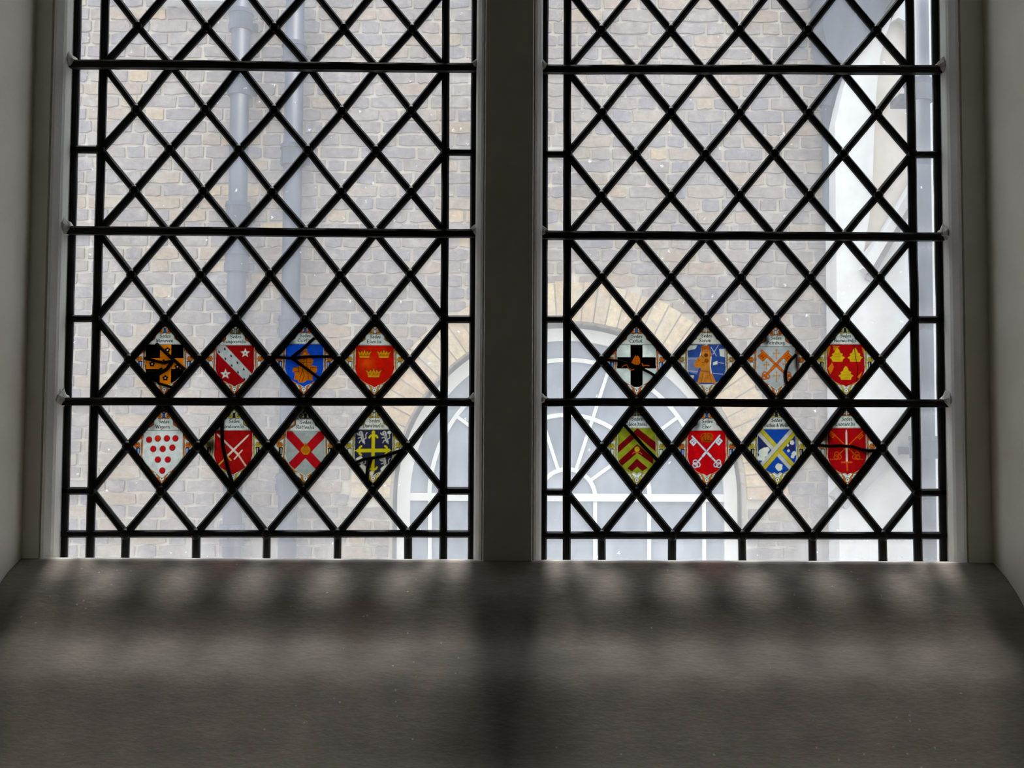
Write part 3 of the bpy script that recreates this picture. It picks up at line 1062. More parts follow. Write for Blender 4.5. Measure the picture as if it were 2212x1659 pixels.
def art_durham():
    A = base_art(YE, (214, 218, 200), field=(58, 62, 84), top=35, bot=-60)
    for x, y in ((-27, 20), (25, 20), (-27, -32), (24, -34)): lion(A, x, y)
    c = (196, 188, 40)
    p = A.stroke([(-1, 30), (-1, -52)], 7.5, c, 'cross', A.sm); A.stroke([(-34, -8), (33, -8)], 7.5, c, p, A.sm)
    for x, y, a in ((-1, 22, 90), (-30, -8, 180), (28, -8, 0), (-1, -46, 270)):
        u = Vector((math.cos(math.radians(a)), math.sin(math.radians(a)))); n = Vector((-u.y, u.x))
        for q in ([u * 0, n * 6 + u * 1, n * 9 - u * 3], [u * 0, -n * 6 + u * 1, -n * 9 - u * 3]):
            A.stroke([(x + v.x, y + v.y) for v in q], 4.2, c, p, A.sm)
        A.poly([(x + u.x * 12, y + u.y * 12), (x + n.x * 4, y + n.y * 4), (x - n.x * 4, y - n.y * 4)], c, p, A.sm)
    for x, y, r in ((-33, -26, 5), (-28, -24, 4), (-24, -44, 8), (-16, -50, 6), (27, -44, 6), (22, -47, 6), (34, 29, 4.5), (-4, -55, 5)):
        A.disc(x, y, r, (214, 218, 208), None, r * 0.8)
    return A, ['Sedes', 'Dunelmeſis.'], [([(-46, -36), (-21, -26), (22, -20), (58, -9), (74, -4)], 6), ([(-4, -22), (-12, -46), (-13, -74)], 7)]


def art_carlisle():
    A = base_art(OR, BL, field=(222, 230, 224), top=35, bot=-62)
    p = A.poly([(-13, 36), (13, 36), (13, -58), (-13, -58)], (14, 12, 12), 'cross', A.sm)
    A.poly([(-42, 8), (42, 8), (42, -17), (-42, -17)], (14, 12, 12), p, A.sm)
    g = (196, 112, 30)
    p = A.poly([(-11, -4), (-7, 4), (-2, 13), (0, 9), (3, 12), (7, 5), (8, -5), (4, -9), (-4, -8)], g, 'mitre')
    for a in ([(-2, 12), (-2, -7)], [(3, 11), (3, -8)], [(-8, -2), (6, -5)]): A.stroke(a, 0.9, (110, 52, 12), p)
    A.sec([(-31, -14), (-27, -10), (-20, -9), (-18, -16), (-12, -21), (-6, -19)], 1.8, g, (40, 20, 8), p)
    A.sec([(12, -6), (14, -11), (20, -10), (27, -11)], 1.8, g, (40, 20, 8), p)
    return A, ['Sedes', 'Carliol.'], [([(-70, 2), (-40, 0), (-11, -8)], 4.5), ([(12, -18), (28, -26), (44, -36)], 5)]


def art_salisbury():
    A = base_art((176, 150, 92), (216, 222, 214), field=(66, 96, 160), top=36, bot=-58, dark=(110, 92, 80), crest=(170, 140, 90))
    for pts in ([(-44, 34), (-20, 34), (-24, 26), (-44, 22)], [(-8, 34), (2, 36), (-4, 12), (-20, -6), (-14, 14)], [(28, 26), (40, 26), (40, 8), (30, 10)], [(-38, -32), (-28, -32), (-30, -44), (-36, -42)], [(14, -4), (24, 0), (24, -8), (14, -10)], [(-18, -52), (16, -52), (6, -58), (0, -60), (-8, -58)], [(-34, -4), (-26, -2), (-26, -10), (-34, -10)]):
        A.poly(pts, (214, 222, 216), None, A.sm)
    A.poly([(-42, 8), (-20, 8), (-14, -10), (-22, -30), (-42, -24)], (126, 140, 178), None, A.sm)
    for a in ([(-44, 4), (-20, 4)], [(10, 30), (22, 10)], [(26, 34), (14, 14)], [(-42, -22), (-20, -24)], [(14, -28), (36, -30)], [(26, -4), (38, -6)]): A.stroke(a, 0.9, (216, 222, 220), None, A.sm)
    g = (192, 138, 66)
    p = A.poly([(-10, 34), (6, 34), (8, 26), (11, 14), (10, -6), (8, -16), (12, -28), (21, -49), (-21, -49), (-15, -26), (-12, -17), (-18, -15), (-25, -15), (-28, -9), (-25, -1), (-20, 5), (-14, 11), (-11, 15), (-12, 26)], g, 'veiled_figure', A.sm)
    A.poly([(-10, 34), (6, 34), (7, 24), (-10, 24)], (170, 104, 44), p)
    A.disc(-1, 19, 5.5, (196, 136, 70), p, 6.5); A.disc(-1, 12, 4.5, (120, 70, 26), p)
    for a in ([(-10, 34), (-9, 22), (-12, 12), (-6, 6)], [(6, 34), (7, 22), (9, 10)], [(-4, 21), (-2, 21)], [(1, 21), (3, 21)], [(-20, 4), (-12, -4), (-4, -4), (4, -2)], [(-24, -10), (-14, -8), (-4, -10)], [(-8, -28), (-12, -48)], [(6, -28), (10, -48)]): A.stroke(a, 1.0, (126, 78, 34), p)
    A.disc(-15, -6, 5, (206, 140, 40), p); A.disc(0, 0, 5, (150, 94, 34), p)
    A.stroke([(-16, -22), (0, -24), (12, -26)], 2.2, (150, 108, 84), p)
    for x in (-2, 1, 3): A.stroke([(x, -32), (x, -40)], 0.9, (120, 84, 70), p)
    A.stroke([(10, 8), (8, -12), (10, -27)], 2, (228, 232, 226), p)
    return A, ['Sedes', 'Sarum .'], []


def art_peterborough():
    A = base_art(OR, (226, 230, 222), field=(188, 194, 194), top=31, bot=-62)
    for x, y, h in ((1, 15, 10), (-21, -10, 8.5), (20, -8, 8.5), (1, -34, 11)): small_cross(A, x, y, h)
    key(A, (-31, 22), (26, -34), 1 * -1, (216, 122, 30), (96, 44, 8), (15, 15), 9, 4)
    key(A, (27, 21), (-24, -34), 1, (216, 122, 30), (96, 44, 8), (15, 15), 9, 4)
    return A, ['Sedes', 'Petriburg'], [([(44, 14), (32, 2), (24, -10), (19, -26), (20, -42), (25, -58)], 6)]


def art_norwich():
    A = base_art(YE, (66, 66, 62), field=(176, 32, 34), top=36, bot=-58, crest=YE)
    for pts in ([(-42, 34), (-32, 32), (-38, 8)], [(-40, -16), (-30, -4), (-26, -14), (-34, -30)], [(36, 30), (42, 30), (40, 10)], [(24, -36), (36, -24), (30, -40)], [(-28, 34), (-12, 32), (-26, 22)]):
        A.poly(pts, (206, 130, 40), None, A.sm)
    g = (206, 178, 44)
    for x, y in ((-18, 9), (21, 9), (0, -31)):
        pts = [(x - 11, y - 11), (x + 11, y - 11), (x + 12, y - 6), (x + 17, y - 2), (x + 10, y + 2), (x + 12, y + 6), (x + 6, y + 9), (x + 5, y + 14), (x, y + 20), (x - 5, y + 14), (x - 6, y + 9), (x - 12, y + 6), (x - 10, y + 2), (x - 17, y - 2), (x - 12, y - 6)]
        p = A.poly(pts, g, 'mitre', A.sm)
        for dy in (-6, 0, 6): A.stroke([(x - 7 + abs(dy) * 0.3, y + dy), (x + 7 - abs(dy) * 0.3, y + dy)], 0.8, (156, 120, 24), p, A.sm)
    A.stroke([(19, 36), (22, 8), (26, -14), (24, -44)], 1.6, (60, 20, 14), None, A.sm)
    A.stroke([(-10, 60), (0, 52), (20, 40)], 1.0, (70, 50, 40))
    return A, ['Sedes', 'Norwicenſis'], []


def art_gloucester():
    A = base_art(YE, (214, 218, 200), field=(150, 158, 52), top=40, bot=-54, crest=(206, 118, 30))
    rd = (124, 26, 34)
    conv = lambda ps: [((x - 572) / 6.703, (715 - y) / 6.703) for x, y in ps]
    for ps in ([(585, 445), (850, 640), (850, 770), (580, 555), (300, 790), (300, 690)], [(580, 662), (810, 850), (810, 940), (580, 785), (360, 965), (300, 905)], [(575, 862), (735, 990), (655, 1035), (580, 975), (505, 1040), (435, 1000)]):
        A.poly(conv(ps), rd, 'chevron', A.sm)
    p = A.disc(1, -3, 5.5, (196, 176, 50), 'gold_ball'); A.stroke([(-9, -12), (-5, -9), (1, -11), (7, -9), (11, -13)], 1.6, (206, 110, 70), p)
    return A, ['Sedes', 'Gloceſtrenſ'], [([(-36, 56), (-8, 28), (14, 4), (48, -28)], 6.5)]


def art_york():
    A = base_art(OR, BL, field=(196, 24, 34), top=35, bot=-58, light=(238, 230, 214))
    p = A.poly([(-9, 11), (9, 11), (14, 20), (13, 27), (7, 30), (0, 31), (-7, 30), (-13, 27), (-14, 20)], (186, 100, 22), 'crown')
    for a in ([(-9, 12), (9, 12)], [(-9, 15), (9, 15)], [(0, 15), (0, 30)], [(-5, 16), (-9, 27)], [(5, 16), (9, 27)], [(-13, 20), (-9, 27), (-4, 26)], [(13, 20), (9, 27), (4, 26)]): A.stroke(a, 1.1, (96, 30, 12), p)
    key(A, (-32, 24), (25, -34), -1, (222, 222, 226), (88, 50, 70), (14, 13), 9, 3.2)
    key(A, (28, 25), (-24, -34), 1, (222, 222, 226), (88, 50, 70), (14, 13), 9, 3.2)
    return A, ['Sedes', 'Ebor'], []


def art_bath():
    A = base_art(YE, (64, 62, 56), field=(40, 92, 176), top=38, bot=-55, dark=(56, 46, 22))
    A.poly([(-41, 26), (-12, -2), (-38, -28)], (58, 66, 110), None, A.sm)
    A.poly([(40, 26), (14, -2), (38, -10)], (62, 70, 120), None, A.sm)
    for a, b, c1, c2 in (((-46, 44), (44, -52), (196, 186, 70), (196, 198, 190)), ((46, 44), (-44, -52), (190, 182, 66), (196, 198, 190))):
        n = Vector((-(b[1] - a[1]), b[0] - a[0])).normalized() * 8.4
        if n.y < 0: n = -n
        q = None
        for k0, k1, cc in ((0, 1, c1), (-1, 0, c2)):
            if a[0] > 0: cc = c2 if cc == c1 else c1
            q = A.poly([(a[0] + n.x * k0, a[1] + n.y * k0), (b[0] + n.x * k0, b[1] + n.y * k0), (b[0] + n.x * k1, b[1] + n.y * k1), (a[0] + n.x * k1, a[1] + n.y * k1)], cc, q or 'saltire', A.sm)
        A.stroke([a, b], 0.8, (110, 104, 50), q, A.sm)
    def loss(x, y, r):
        A.poly([(x + r * random.uniform(0.8, 1.2) * math.cos(i * 0.63), y + r * random.uniform(0.8, 1.2) * math.sin(i * 0.63)) for i in range(10)], (216, 222, 214), None, A.sm)
    for x, y, r in ((-30, -10, 10), (-33, -20, 8), (-22, -4, 6), (33, 11, 5), (37, -12, 5), (24, 5, 2.5), (25, -6, 3), (34, -18, 4), (4, -40, 8)): loss(x, y, r)
    return A, ['Sedes', 'Bathon & Welle'], []


def art_exeter():
    A = base_art(OR, (200, 204, 198), field=(172, 28, 34), top=40, bot=-56)
    g = (206, 96, 28)
    key(A, (-37, 36), (21, -18), -1, g, (140, 26, 20), (14, 9), 9, 2.6)
    key(A, (34, 33), (-22, -18), 1, g, (140, 26, 20), (14, 9), 9, 2.6)
    A.stroke([(-37, -24), (-28, -24), (-18, -20)], 1.2, g, None, A.sm); A.stroke([(35, -24), (26, -24), (16, -20)], 1.2, g, None, A.sm)
    sword(A, (-1, 38), (-1, -30), (0, -46), (226, 216, 204), (196, 100, 40), 11)
    return A, ['Sedes', 'Exonienſis .'], [([(-64, 5), (-40, 3), (-15, 4), (12, 2), (30, -4), (48, -7), (66, -6)], 6)]


ART = {(0, 4, 2): (art_meneven, 'black shield with gold cross and dark flowers, cut by mending leads'),
       (0, 4, 4): (art_bangor, 'dark red shield with white spotted diagonal band and two stars'),
       (0, 4, 6): (art_cicestr, 'blue shield with golden enthroned figure and mending leads'),
       (0, 4, 8): (art_eliensis, 'orange red shield with three golden crowns'),
       (0, 2, 2): (art_wigorn, 'white shield with ten red discs'),
       (0, 2, 4): (art_london, 'red shield with two crossed white swords'),
       (0, 2, 6): (art_rochester, 'grey shield with red diagonal cross and golden shell'),
       (0, 2, 8): (art_durham, 'slate blue shield with yellow cross and white lions'),
       (1, 4, 2): (art_carlisle, 'white shield with black cross and golden mitre'),
       (1, 4, 4): (art_salisbury, 'worn blue shield with ochre veiled figure'),
       (1, 4, 6): (art_peterborough, 'grey shield with crossed orange keys and small crosses'),
       (1, 4, 8): (art_norwich, 'red shield with three yellow mitres'),
       (1, 2, 2): (art_gloucester, 'olive shield with dark red chevrons'),
       (1, 2, 4): (art_york, 'bright red shield with silver crossed keys and a crown'),
       (1, 2, 6): (art_bath, 'blue shield with yellow and white diagonal cross'),
       (1, 2, 8): (art_exeter, 'red shield with upright sword over orange keys')}

SMUDGE = {(0, 4, 2): ((-40, 26, 16, 12, 1), (36, -30, 14, 12, 1), (-26, -46, 10, 10, 1)), (0, 2, 2): ((-24, 42, 9, 10, 0.6), (0, 74, 20, 6, 1)),
          (0, 2, 4): ((-50, 0, 12, 18, 1), (-34, 34, 12, 8, 0.8)), (0, 2, 6): ((0, 72, 30, 12, 1), (-14, 62, 10, 8, 0.9), (28, 52, 12, 10, 0.5)),
          (1, 4, 6): ((-22, 46, 9, 14, 0.9), (46, -2, 7, 30, 0.9)), (1, 2, 2): ((0, 74, 22, 8, 0.95), (20, 62, 12, 7, 0.9), (-18, 62, 10, 6, 0.8)),
          (1, 2, 4): ((-24, 48, 10, 14, 0.8), (0, 74, 24, 5, 1)), (1, 2, 8): ((-44, 24, 12, 18, 0.95), (-30, 48, 10, 10, 0.7), (44, -8, 12, 8, 0.7)),
          (0, 4, 6): ((-34, 40, 12, 8, 0.8), (-50, 8, 14, 5, 0.8)), (0, 4, 4): ((4, 64, 9, 8, 0.7),)}
# broad-nib letter skeletons: baseline 0, x-height 5, ascender 8
GL = {
    'a': (4, [[(0.5, 4.5), (1.8, 5), (2.9, 4), (2.9, 0.4), (3.6, 0)], [(2.9, 2.9), (1, 2.5), (0.4, 1.3), (1.1, 0.1), (2.9, 1)]]),
    'b': (4.2, [[(0.4, 8), (0.4, 0.3), (2, 0), (3.4, 1.2), (3.4, 3.7), (2.1, 5), (0.5, 4)]]),
    'c': (3.6, [[(3.1, 4.3), (1.9, 5), (0.5, 3.6), (0.5, 1.3), (1.8, 0), (3.1, 0.8)]]),
    'd': (4.2, [[(3.2, 8), (3.2, 0.3), (3.8, 0)], [(3.2, 4.4), (1.6, 5), (0.4, 3.4), (0.5, 1.2), (1.7, 0), (3.2, 1)]]),
    'e': (3.8, [[(0.5, 2.7), (3.1, 2.9), (2.9, 4.4), (1.8, 5), (0.5, 3.6), (0.5, 1.3), (1.8, 0), (3.2, 0.8)]]),
    'f': (3, [[(3, 7.7), (2.1, 8), (1.3, 7), (1.2, -1), (0.2, -2)], [(0.2, 4.8), (2.6, 4.8)]]),
    'ſ': (2.8, [[(2.9, 7.7), (2.1, 8), (1.3, 7), (1.2, -1), (0.1, -2)]]),
    'g': (4.2, [[(3.1, 4.4), (1.6, 5), (0.4, 3.4), (0.5, 1.4), (1.7, 0.3), (3.1, 1.4)], [(3.2, 5), (3.2, -1.4), (1.8, -2.6), (0.3, -1.8)]]),
    'h': (4.3, [[(0.5, 8), (0.5, 0)], [(0.5, 3.8), (2.2, 5), (3.3, 4), (3.3, 0.3), (3.9, 0)]]),
    'i': (2, [[(0.2, 4.6), (0.8, 5), (0.9, 0.3), (1.5, 0)], [(0.8, 7), (1.1, 7.2)]]),
    'l': (2, [[(0.3, 7.7), (0.9, 8), (0.9, 0.4), (1.6, 0)]]),
    'm': (6.4, [[(0.2, 4.6), (0.8, 5), (0.8, 0)], [(0.8, 3.8), (2.3, 5), (3.1, 4), (3.1, 0)], [(3.1, 3.8), (4.6, 5), (5.4, 4), (5.4, 0.3), (6, 0)]]),
    'n': (4.4, [[(0.2, 4.6), (0.8, 5), (0.8, 0)], [(0.8, 3.8), (2.3, 5), (3.3, 4), (3.3, 0.3), (3.9, 0)]]),
    'o': (4.2, [[(2, 5), (0.5, 3.7), (0.5, 1.3), (2, 0), (3.5, 1.3), (3.5, 3.7), (2, 5)]]),
    'r': (3.2, [[(0.2, 4.6), (0.8, 5), (0.8, 0)], [(0.8, 3.6), (2, 5), (2.9, 4.6)]]),
    's': (3.3, [[(2.8, 4.4), (1.7, 5), (0.6, 4), (1, 3), (2.4, 2), (2.7, 1), (1.6, 0), (0.4, 0.7)]]),
    't': (2.8, [[(1.1, 6.6), (1.1, 0.8), (1.9, 0), (2.6, 0.5)], [(0.1, 4.8), (2.5, 4.8)]]),
    'u': (4.4, [[(0.3, 5), (0.8, 4.6), (0.8, 1), (1.8, 0), (3.2, 1.2)], [(3.2, 5), (3.2, 0.3), (3.9, 0)]]),
    'w': (5.8, [[(0.2, 5), (1.6, 0), (2.9, 4.6), (4.2, 0), (5.5, 5)]]),
    'x': (4, [[(0.3, 5), (3.5, 0)], [(3.4, 5), (0.3, 0)]]),
    'v': (4, [[(0.2, 5), (1.9, 0), (3.6, 5)]]),
    'S': (5.2, [[(4.3, 7), (2.7, 8), (0.8, 6.8), (1.2, 5), (3.6, 3.4), (4.2, 1.6), (2.6, 0), (0.5, 1.1)]]),
    'M': (8, [[(0.4, 0), (1.4, 8), (3.8, 1), (6.2, 8), (7.2, 0)]]),
    'B': (5.2, [[(0.6, 0), (0.6, 8), (3.2, 8), (4.2, 6.4), (3, 4.4), (0.6, 4.2)], [(3, 4.4), (4.7, 2.6), (3.4, 0.2), (0.6, 0)]]),
    'C': (5.6, [[(4.9, 6.6), (3, 8), (0.7, 5.8), (0.7, 2.2), (3, 0), (5, 1.4)]]),
    'E': (5, [[(4.2, 8), (0.7, 8), (0.7, 0), (4.4, 0)], [(0.7, 4.2), (3.4, 4.2)]]),
    'W': (8.4, [[(0.2, 8), (2.2, 0), (4.1, 7), (6, 0), (8, 8)]]),
    'L': (4.6, [[(0.7, 8), (0.7, 0), (4.2, 0), (4.3, 1)]]),
    'R': (5.4, [[(0.6, 0), (0.6, 8), (3.4, 8), (4.4, 6.2), (3, 4.3), (0.6, 4.1)], [(2.4, 4.2), (5, 0)]]),
    'D': (5.8, [[(0.6, 0), (0.6, 8), (3.2, 7.8), (5.1, 5.6), (5, 2.2), (3.2, 0.1), (0.4, 0)]]),
    'P': (5, [[(0.7, 0), (0.7, 8), (3.4, 8), (4.5, 6.2), (3.2, 4.2), (0.7, 4)]]),
    'N': (6.4, [[(0.6, 0), (0.6, 8), (5.4, 0), (5.4, 8)]]),
    'G': (6, [[(5, 6.6), (3, 8), (0.7, 5.8), (0.7, 2.2), (3, 0), (5, 1.2), (5, 3.6), (3.4, 3.6)]]),
    '&': (5, [[(4.6, 0), (1, 6), (2, 7.6), (3.2, 6.4), (0.8, 2.4), (1.6, 0), (3.4, 0.4), (4.8, 3)]]),
    '.': (2, [[(0.6, 0.3), (1.2, 0.7)]]),
    ' ': (2.4, []),
}


def lettering(lines, cx, top, xmap):
    """quads swept by a slanted broad nib; returns verts in pane px coordinates"""
    vs, fs = [], []
    nib = Vector((0.46, 0.30))
    for li, text in enumerate(lines):
        width = sum(GL[c][0] + 0.5 for c in text)
        maxw = 30 if li == 0 else 52
        sx = min(1.05, maxw / width)
        sy = 0.92
        x = cx - width * sx / 2 + (1.0 if li == 0 else 0)
        by = top + (15.8 if li == 0 else 5.2)
        for c in text:
            wd, strokes = GL[c]
            for st in strokes:
                for (x0, y0), (x1, y1) in zip(st[:-1], st[1:]):
                    a = Vector((x + x0 * sx, by + y0 * sy)); b = Vector((x + x1 * sx, by + y1 * sy))
                    k = len(vs)
                    d = (b - a).normalized(); n = Vector((-d.y, d.x))
                    hn = abs(n.dot(nib)) + 0.20
                    a2, b2 = a - d * 0.25, b + d * 0.25
                    vs += [a2 + n * hn, a2 - n * hn, b2 - n * hn, b2 + n * hn]
                    fs.append((k, k + 1, k + 2, k + 3))
            x += (wd + 0.5) * sx
    return vs, fs


for key_, (fn, lab) in ART.items():
    pane, L, O = PAINTED[key_]
    k_, r_, u_ = key_
    A, lines, leads = fn()
    C0 = (L.P(u_ - 1, r_) + L.P(u_ + 1, r_) + L.P(u_, r_ + 1) + L.P(u_, r_ - 1)) / 4 - O
    EX = (L.P(u_ + 1, r_) - L.P(u_ - 1, r_)) / (2 * AX)
    EY = (L.P(u_, r_ + 1) - L.P(u_, r_ - 1)) / (2 * AY)
    tag(pane, lab + ' on a painted quarry')
    # colours at grid vertices (box filtered), part ids at cell centres
    sd = np.abs(GX) / AX + np.abs(GY) / AY + 0.012 * np.sin(GX * 0.21 + u_) * np.cos(GY * 0.17 + r_)
    A.c = A.c ** 1.3
    edge_dark = np.clip((sd - 0.815) / 0.03, 0, 1)
    edge_dark = np.maximum(edge_dark, np.clip((GY - (74 + 3 * math.sin(u_ * 3.1 + r_))) / 2.0, 0, 1))
    edge_dark = np.maximum(edge_dark, np.clip((-GY - 73) / 2.0, 0, 1))
    for sx_, sy_, rx_, ry_, st_ in SMUDGE.get(key_, ()):
        q_ = ((GX - sx_) / rx_) ** 2 + ((GY - sy_) / ry_) ** 2
        edge_dark = np.maximum(edge_dark, st_ * np.exp(-q_ * q_))
    A.c = A.c * (1 - 0.96 * edge_dark[..., None])
    col = A.c.reshape(186, SS, 154, SS, 3).mean(axis=(1, 3))        # cell colours, 1 px cells
    ids = A.id[SS // 2::SS, SS // 2::SS][:186, :154]
    xs = np.arange(154) - 76.5; ys = np.arange(186) - 92.5            # cell centres used as mesh vertices
    X, Y = np.meshgrid(xs, ys)
    inside = (np.abs(X) / AX + np.abs(Y) / AY) <= 0.985
    q = inside[:-1, :-1] & inside[1:, :-1] & inside[:-1, 1:] & inside[1:, 1:]
    qid = ids[:-1, :-1]
    for pid, pname in enumerate(A.names):
        sel = np.argwhere(q & (qid == pid))
        if len(sel) < 6: continue
        corner = np.stack([sel, sel + [0, 1], sel + [1, 1], sel + [1, 0]], 1)    # n,4,2
        flat = corner[..., 0] * 154 + corner[..., 1]
        uq, invx = np.unique(flat.ravel(), return_inverse=True)
        vi, vj = uq // 154, uq % 154
        px, py = X[vi, vj], Y[vi, vj]
        co = np.empty((len(uq), 3))
        for a in range(3): co[:, a] = C0[a] + EX[a] * px + EY[a] * py
        co[:, 1] -= 0.0019
        me = bpy.data.meshes.new(pname)
        me.from_pydata(co.tolist(), [], invx.reshape(-1, 4).tolist())
        at_ = me.attributes.new('paint', 'FLOAT_COLOR', 'POINT')
        rgba = np.ones((len(uq), 4)); rgba[:, :3] = col[vi, vj]
        at_.data.foreach_set('color', rgba.ravel())
        me.materials.append(M['enamel'])
        o = bpy.data.objects.new(pname, me); COL.objects.link(o); o.parent = pane
    cx = 4 if fn is art_rochester else 0
    top = max(y for x, y in A.sp)
    lv, lf = lettering(lines, cx, top, None)
    lv = [C0 + EX * v.x + EY * v.y + Vector((0, -0.0022, 0)) for v in lv]
    mesh_obj('lettering', lv, lf, M['ink'], pane)
    for pts, wd in leads:
        m = MB()
        m.strip([C0 + EX * x + EY * y + Vector((0, -0.0012, 0)) for x, y in pts], wd * 0.00078, CAME)
        m.build('mending_lead', M['lead'], pane)
    # flattened leads holding the painted quarry are a little broader

# ================================================================== FACING BUILDING
YB = 4.40
S = (YB - CAM.y) / F_PX                       # metres per photo pixel on that wall
YW = YB - 0.22
X_WHITE = at(1806, 500, YW).x
ZB0, ZB1 = GZ, 4.4
bld = empty('brick_building', (0, YB, GZ))
tag(bld, 'weathered grey brown brick building facing the window across the yard', 'building')
BO = bld.location.copy()
ARC = at(1228, 1078, YB)                      # centre of the arched window
R_IN, R_OUT = 384 * S, 470 * S
mb = MB()
# mortar backing with the arched opening cut out: built as strips
xa, xb = -5.2, X_WHITE + 0.9
yk0, yk1 = YB + 0.012, YB + 0.30
nst = 40
mb.prism_y([(xa, ZB0), (ARC.x - R_IN, ZB0), (ARC.x - R_IN, ZB1), (xa, ZB1)], yk0, yk1)
mb.prism_y([(ARC.x + R_IN, ZB0), (xb, ZB0), (xb, ZB1), (ARC.x + R_IN, ZB1)], yk0, yk1)
mb.prism_y([(ARC.x - R_IN, ZB0), (ARC.x + R_IN, ZB0), (ARC.x + R_IN, ARC.z - 1.25), (ARC.x - R_IN, ARC.z - 1.25)], yk0, yk1)
for i in range(nst):
    a0, a1 = math.pi - math.pi * i / nst, math.pi - math.pi * (i + 1) / nst
    p0 = (ARC.x + R_IN * math.cos(a0), ARC.z + R_IN * math.sin(a0)); p1 = (ARC.x + R_IN * math.cos(a1), ARC.z + R_IN * math.sin(a1))
    mb.prism_y([p0, p1, (p1[0], ZB1), (p0[0], ZB1)], yk0, yk1)
mb.v = [(v[0] - BO.x, v[1] - BO.y, v[2] - BO.z) for v in mb.v]
mb.build('mortar_bed', M['mortar'], bld)

CH_ = 28.0 * S          # course height
ST, HD, JT = 0.214, 0.102, 0.011


def brick_mesh(w, h, d, rnd, seed):
    """hand-made brick, its front face a little uneven; origin at the centre of the back"""
    rg = random.Random(seed)
    n = 4
    vs = []
    j = lambda s: rg.uniform(-s, s)
    top = [(-w / 2 + w * i / n, h / 2 + j(0.005)) for i in range(n + 1)]
    bot = [(-w / 2 + w * i / n, -h / 2 + j(0.005)) for i in range(n + 1)]
    top[0] = (top[0][0] + 0.003 + j(0.004), top[0][1] - 0.003); top[-1] = (top[-1][0] - 0.003 + j(0.004), top[-1][1] - 0.003)
    bot[0] = (bot[0][0] + 0.003 + j(0.004), bot[0][1] + 0.003); bot[-1] = (bot[-1][0] - 0.003 + j(0.004), bot[-1][1] + 0.003)
    loop = bot + top[::-1]
    k = len(loop)
    f = j(0.003)
    front = [(x * 0.985, -d + f + j(0.0012), z * 0.965) for x, z in loop]
    mid = [(x, -d + f + 0.004, z) for x, z in loop]
    back = [(x, 0.0, z) for x, z in loop]
    vs = front + mid + back
    fs = []
    for i in range(k):
        i2 = (i + 1) % k
        fs.append((i, i2, k + i2, k + i)); fs.append((k + i, k + i2, 2 * k + i2, 2 * k + i))
    for i in range(n):
        fs.append((i + 1, i, k - 1 - i, k - 2 - i))
    return vs, fs


specs = []
nc = int((ZB1 - ZB0) / CH_)
z_off = at(1106, 620, YB).z
k0 = int((ZB0 - z_off) / CH_)
rb = random.Random(11)
for c in range(k0, k0 + nc + 1):
    zc = z_off + (c + 0.5) * CH_
    if zc < ZB0 + 0.03 or zc > ZB1 - 0.03: continue
    x = xa + (c % 2) * (ST + HD) / 2.0 + rb.uniform(-0.012, 0.012)
    hdr = False
    while x < xb - 0.02:
        w = (HD if hdr else ST) * rb.uniform(0.94, 1.06)
        if x + w > xb: w = xb - x
        cx = x + w / 2
        # keep clear of the arch and the window below it
        dz = zc - ARC.z
        skip = False
        xl_, xr_ = x, x + w
        if dz >= -0.05 and dz < R_OUT + CH_ / 2:
            hw_ = math.sqrt(max(0, R_OUT ** 2 - max(0, dz) ** 2)) + 0.012
        elif dz < -0.05 and dz > -1.25:
            hw_ = R_IN + 0.004
        else:
            hw_ = -1
        if hw_ > 0:
            L_, R_ = ARC.x - hw_, ARC.x + hw_
            if xl_ > L_ and xr_ < R_: skip = True
            elif xl_ < L_ < xr_: xr_ = L_
            elif xl_ < R_ < xr_: xl_ = R_
            if xr_ - xl_ < 0.035: skip = True
        if not skip:
            specs.append(((xl_ + xr_) / 2, zc, xr_ - xl_, hdr and abs(xr_ - xl_ - w) < 1e-6, abs(xr_ - xl_ - w) > 1e-6))
        x += w + JT
        hdr = not hdr


def proj(p):
    v = ROT.transposed() @ (Vector(p) - CAM)
    return W_PX / 2 + F_PX * v.x / -v.z, H_PX / 2 - F_PX * v.y / -v.z


def seen(s):
    px, py = proj((s[0], YB - 0.01, s[1]))
    if not (0 < py < 1200): return -1
    if not (240 < px < 950 or 1240 < px < 1795): return -1
    if 485 < px < 545 or 600 < px < 660: return -1
    if px > 1740 and py < 330: return -1
    return s[2] * 1000 - abs(px - 1106) * 0.02 - abs(py - 700) * 0.02


order = sorted(range(len(specs)), key=lambda i: -seen(specs[i]))
single = set(i for i in order[:300] if seen(specs[i]) > 0)
variants = {}
rv = random.Random(5)
for kind, w in (('s', ST), ('h', HD)):
    for v in range(16):
        rnd = rv.random()
        vs, fs = brick_mesh(w, CH_ - JT, 0.03, rnd, 100 + v)
        me = bpy.data.meshes.new('brick')
        me.from_pydata(vs, [], fs); me.materials.append(M['brick'])
        a = me.attributes.new('rnd', 'FLOAT', 'POINT'); a.data.foreach_set('value', [rnd] * len(vs))
        variants[(kind, v)] = me
big_v, big_f, big_r = [], [], []
for i, (x, z, w, hd, cut) in enumerate(specs):
    if i in single:
        o = bpy.data.objects.new('brick', variants[('h' if w < 0.15 else 's', rv.randrange(16))])
        o.location = (x - BO.x, yk0 + 0.018 - BO.y, z - BO.z)
        o.scale = (w / (HD if w < 0.15 else ST), 1, 1)
        COL.objects.link(o); o.parent = bld
    else:
        rnd = rv.random()
        vs, fs = brick_mesh(w, CH_ - JT, 0.03, rnd, i)
        n0 = len(big_v)
        big_v += [(v[0] + x - BO.x, v[1] + yk0 + 0.018 - BO.y, v[2] + z - BO.z) for v in vs]
        big_f += [tuple(q + n0 for q in f) for f in fs]
        big_r += [rnd] * len(vs)
o = mesh_obj('brickwork', big_v, big_f, M['brick'], bld)
